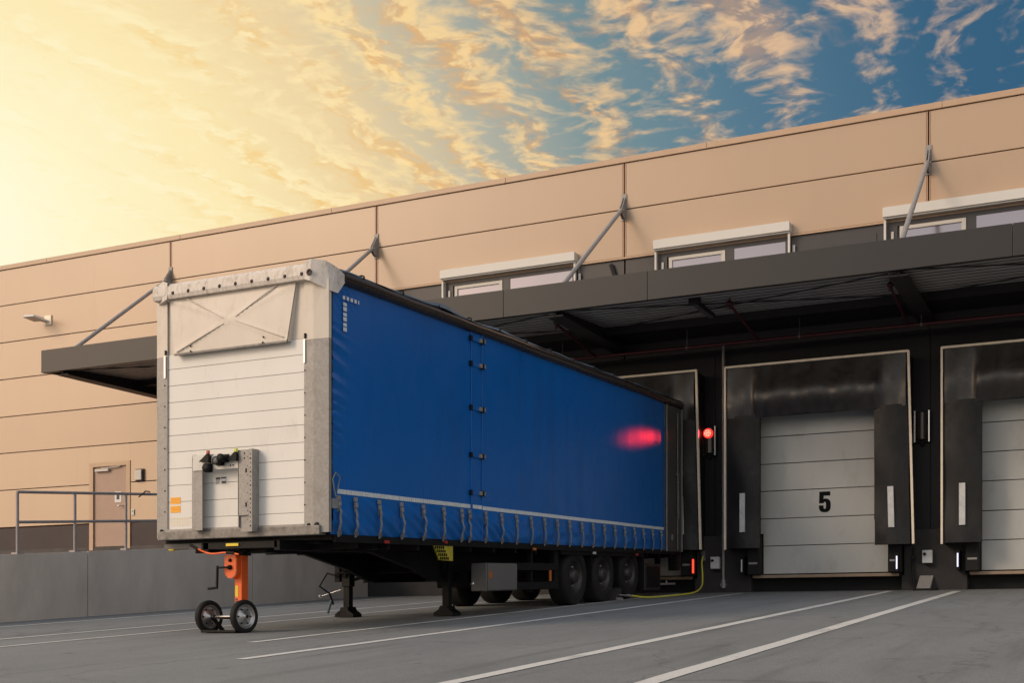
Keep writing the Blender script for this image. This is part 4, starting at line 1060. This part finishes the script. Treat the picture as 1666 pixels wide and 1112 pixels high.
for y in (20.22, 21.56, 22.90):
    wheel(-8.60, y, 1); wheel(XO+.13, y, -1)
    m = MB(); kz = KS*(y-Y0); m.tube([(XO+.4, y, gz(y)+.51-kz), (XS-.4, y, gz(y)+.51-kz)], .075, 10); m.box(XC-.6, XC-.45, y-.35, y+.25, gz(y)+.45-kz, .9); m.box(XC+.45, XC+.6, y-.35, y+.25, gz(y)+.45-kz, .9); T(m, 'axle', m_chas)
m = MB(); m.box(-9.2, -8.53, 19.45, 23.55, .93, 1.0)
for y in (20.89, 22.23): m.box(-9.1, -8.56, y-.02, y+.02, .45, .93)
m.box(-9.2, -8.53, 23.50, 23.56, .28, .93); T(m, 'mudguard', m_chas)
m = MB(); m.box(-9.2, -8.54, 23.64, 24.60, .26, .80, bev=.03); o = T(m, 'pallet_box', mat('black_plastic', (.022,.021,.022), .45, var=.2))
m = MB(); m.box(-8.54, -8.53, 23.74, 24.50, .32, .74, bev=.004); T(m, 'lid', m_black, o)
m = MB(); m.box(XO+.1, XS-.1, YR-.25, YR-.12, .30, .42); m.box(XO+.4, XO+.5, YR-.25, YR-.15, .3, 1.0); m.box(XS-.5, XS-.4, YR-.25, YR-.15, .3, 1.0); T(m, 'underrun_bar', m_black)
m = MB(); m.box(-8.72, -8.50, YR-.14, YR-.02, .66, 1.0, bev=.01); o = T(m, 'tail_light_housing', m_black)
m = MB(); m.lathe([(0,.02),(.03,.01),(.035,0)], (-8.56, 25.0, .42), (1,0,0), 10); m.box(-8.62, -8.56, 24.5, 25.6, .36, .40); T(m, 'rear_valve', m_galv)
# red lamp glowing at the tail
t = thing('red_position_light', 'lit red vertical marker by the trailer tail above the yellow hose', 'marker light', (-8.26, 25.9, 1.3), 'position lights at the dock feet')
b = MB(); b.box(-8.31, -8.21, SY+.10, SY+.18, 1.08, 1.46, bev=.006); b.build('housing', m_black, t)
b = MB(); b.box(-8.278, -8.242, SY+.085, SY+.099, 1.12, 1.42); b.build('lens', m_ledr, t)

# wheel chock and hose
t = thing('wheel_chock', 'grey wedge chock between the trailer rear wheels', 'wheel chock', (-8.5, 22.0, gz(22)))
b = MB(); g0 = gz(22.2)+.008
b.prism([(22.02, g0-.01), (22.38, g0+.01), (22.38, g0+.20), (22.33, g0+.24), (22.27, g0+.22), (22.12, g0+.08)], 'x', -8.76, -8.56); b.build('wedge', m_concd, t)
b = MB(); b.box(-8.56, -8.52, 22.1, 22.36, g0+.0, g0+.05); b.tube([(-8.54, 22.2, g0+.10), (-8.44, 22.40, g0+.09)], .016, 6); b.build('sensor_arm', m_galv, t)
t = thing('hose', 'bright yellow air hose running from the wheel chock up to the dock wall', 'hose', (-8.3, 23.5, gz(23.5)))
pts = []
ctl = [(-8.42, 22.42, gz(22.4)+.09), (-8.25, 23.0, gz(23.0)+.03), (-8.05, 24.0, gz(24)+.025), (-7.95, 25.0, gz(25)+.05), (-7.98, 25.6, gz(25.6)+.16), (-8.05, 25.9, 1.05), (-8.13, 26.1, 1.35), (-8.15, 26.25, 1.5)]
def catmull(ct, n=8):
    o = []; P_ = [Vector(c) for c in ct]; P_ = [P_[0]*2-P_[1]]+P_+[P_[-1]*2-P_[-2]]
    for i in range(1, len(P_)-2):
        for k in range(n):
            q = k/n; a, b_, c_, d_ = P_[i-1:i+3]
            o.append(.5*((2*b_)+(c_-a)*q+(2*a-5*b_+4*c_-d_)*q*q+(-a+3*b_-3*c_+d_)*q**3))
    o.append(P_[-2]); return o
b = MB(); b.tube(catmull(ctl), .017, 8); b.build('tube', m_hose, t)
b = MB(); b.tube([(-8.45, 22.38, gz(22.4)+.095), (-8.40, 22.48, gz(22.4)+.08)], .026, 8); b.build('coupling', m_galv, t)
b = MB(); b.lathe([(0,.05),(.05,.05),(.06,0),(.04,-.06)], (-8.15, WD-.12, 1.5), (0,-1,0), 12); b.box(-8.2, -8.1, WD-.14, WD-.102, 1.4, 1.62); b.build('wall_outlet', m_galvd, t)

# ------------------------------------------------------------------ orange support stand
DX, DY = -10.10, 12.52
t = thing('support_stand', 'orange two wheeled trailer support stand with a black crank under the trailer nose', 'trailer stand', (DX, DY, gz(DY)))
axd = Vector((math.cos(R(-10)), math.sin(R(-10)), 0)); axn = Vector((-axd.y, axd.x, 0))
wr = .212; zc_ = gz(DY)+wr
def dolly_wheel(c):
    m = MB(); m.lathe([(.150, .030), (.165, .045), (.195, .042), (.208, .028), (.212, .012), (.212, -.012), (.208, -.028), (.195, -.042), (.165, -.045), (.150, -.030)], c, axd, 48); o = m.build('wheel', m_rub, t)
    m = MB(); m.lathe([(.152, .034), (.146, .036), (.140, .020), (.128, .004), (.100, .000), (.088, .012), (.055, .018), (.045, .030), (.028, .034), (.026, .05), (0, .052)], c, axd, 40); m.lathe([(.152, -.034), (.140, -.020), (.128, -.004), (.06, -.01), (0, -.012)], c, axd, 32)
    ri = m.build('rim', m_rim, o)
    m = MB(); m.lathe([(0, .066), (.016, .064), (.020, .05)], c, axd, 10)
    for k in range(6):
        a = 2*PI*k/6; m.lathe([(0,.010),(.010,.008),(.012,0)], Vector(c)+axd*.012+(Vector((0,0,1))*math.sin(a)+axn*math.cos(a))*.100, axd, 8)
    build_each(m, 'hub_nut', m_black, ri)
cR = Vector((-9.885, 12.62, zc_)); cL = cR-axd*.66
dolly_wheel(cR); dolly_wheel(cL)
m = MB(); m.tube([cL, cR], .016, 10); m.build('axle', m_chrome, t)
pX0, pX1, pY0, pY1 = -10.095, -9.985, 12.70, 12.83
m = MB(); m.box(pX0, pX1, pY0, pY1, gz(12.8)+.10, .885, bev=.006); po = m.build('column', m_orng, t)
m = MB(); m.box(pX0-.03, pX1+.03, pY0-.02, pY1+.03, .886, .93, bev=.005); m.box(pX0-.08, pX1+.09, pY0-.03, pY1+.03, .931, .95); m.build('head_plate', m_black, t)
m = MB(); m.box(pX0+.012, pX0+.055, pY0-.004, pY0-.001, .36, .50); m.build('yellow_label', m_yel, po)
m = MB()
for k in range(5): m.box(pX0+.012+.0, pX0+.045+.004*(k % 2), pY0-.004, pY0-.001, .335-k*.030-.022, .335-k*.030)
m.build('black_lettering', m_ink, po)
# oval gear cover on the front face
m = MB(); cx_, cz_ = pX0-.005, .76; n = 16; hw, hh = .098, .075
poly = [(cx_+hw*math.cos(a), cz_+hh+hw*math.sin(a)) for a in [PI*k/n for k in range(n+1)]]+[(cx_+hw*math.cos(a), cz_-hh+hw*math.sin(a)) for a in [PI+PI*k/n for k in range(n+1)]]
m.prism(poly, 'y', pY0-.075, pY0-.002); m.prism([((x-cx_)*.9+cx_, (z-cz_)*.94+cz_) for x, z in poly], 'y', pY0-.082, pY0-.0755); gc = m.build('gear_cover', m_orng, t)
m = MB()
for x, z in poly[::3]: m.lathe([(0,.006),(.007,.005),(.009,0)], ((x-cx_)*.92+cx_, pY0-.082, (z-cz_)*.95+cz_), (0,-1,0), 8)
m.lathe([(0,.006),(.016,.006),(.018,0)], (cx_, pY0-.082, cz_+.13), (0,-1,0), 10); build_each(m, 'cover_screw', m_rim, gc)
m = MB(); m.lathe([(0,.02),(.020,.02),(.024,0)], (cx_, pY0-.082, cz_+.06), (0,-1,0), 12); m.lathe([(0,.03),(.028,.03),(.032,0)], (cx_, pY0-.082, cz_-.03), (0,-1,0), 12); build_each(m, 'shaft_end', m_black, gc)
m = MB(); yk = pY0-.12
m.tube([(cx_, yk, cz_-.03), (cx_-.16, yk-.02, cz_-.035)], .013, 8); m.beam((cx_-.155, yk-.02, cz_-.01), (cx_-.165, yk-.02, cz_-.29), .020, .030); m.tube([(cx_-.155, yk-.02, cz_-.285), (cx_-.29, yk-.04, cz_-.30)], .016, 8); m.build('crank_handle', m_black, t)
m = MB(); zz_ = .845
m.tube(catmull([(-10.44, 12.34, zz_+.135), (-10.28, 12.36, zz_+.065), (-10.15, 12.36, zz_+.045), (-9.97, 12.36, zz_+.055), (-9.78, 12.38, zz_+.03)], 5), .012, 8); tb = m.build('steering_bar', m_orng, t)
for a, b_ in (((-10.50, 12.335, zz_+.165), (-10.39, 12.345, zz_+.11)), ((-9.95, 12.36, zz_+.058), (-9.84, 12.37, zz_+.045))):
    m = MB(); m.tube([a, b_], .019, 8); m.build('grip', m_black, tb)
m = MB(); m.beam(cL+Vector((.05,.0,.0)), (cL.x+.13, cL.y+.12, gz(12.5)+.03), .03, .05); m.box(cL.x+.06, pX1+.06, 12.50, 12.80, gz(12.6)+.004, gz(12.6)+.035, bev=.004)
m.box(pX0-.02, pX1+.02, 12.72, 12.9, gz(12.8)+.02, gz(12.8)+.11); m.build('foot_frame', m_black, t)
m = MB(); m.beam((pX0+.05, 12.75, zc_-.02), (cR.x-.1, cR.y+.02, zc_), .04, .05); m.beam((pX0+.05, 12.75, zc_-.02), (cL.x+.1, cL.y-.02, zc_), .04, .05); build_each(m, 'axle_bracket', m_black, t)
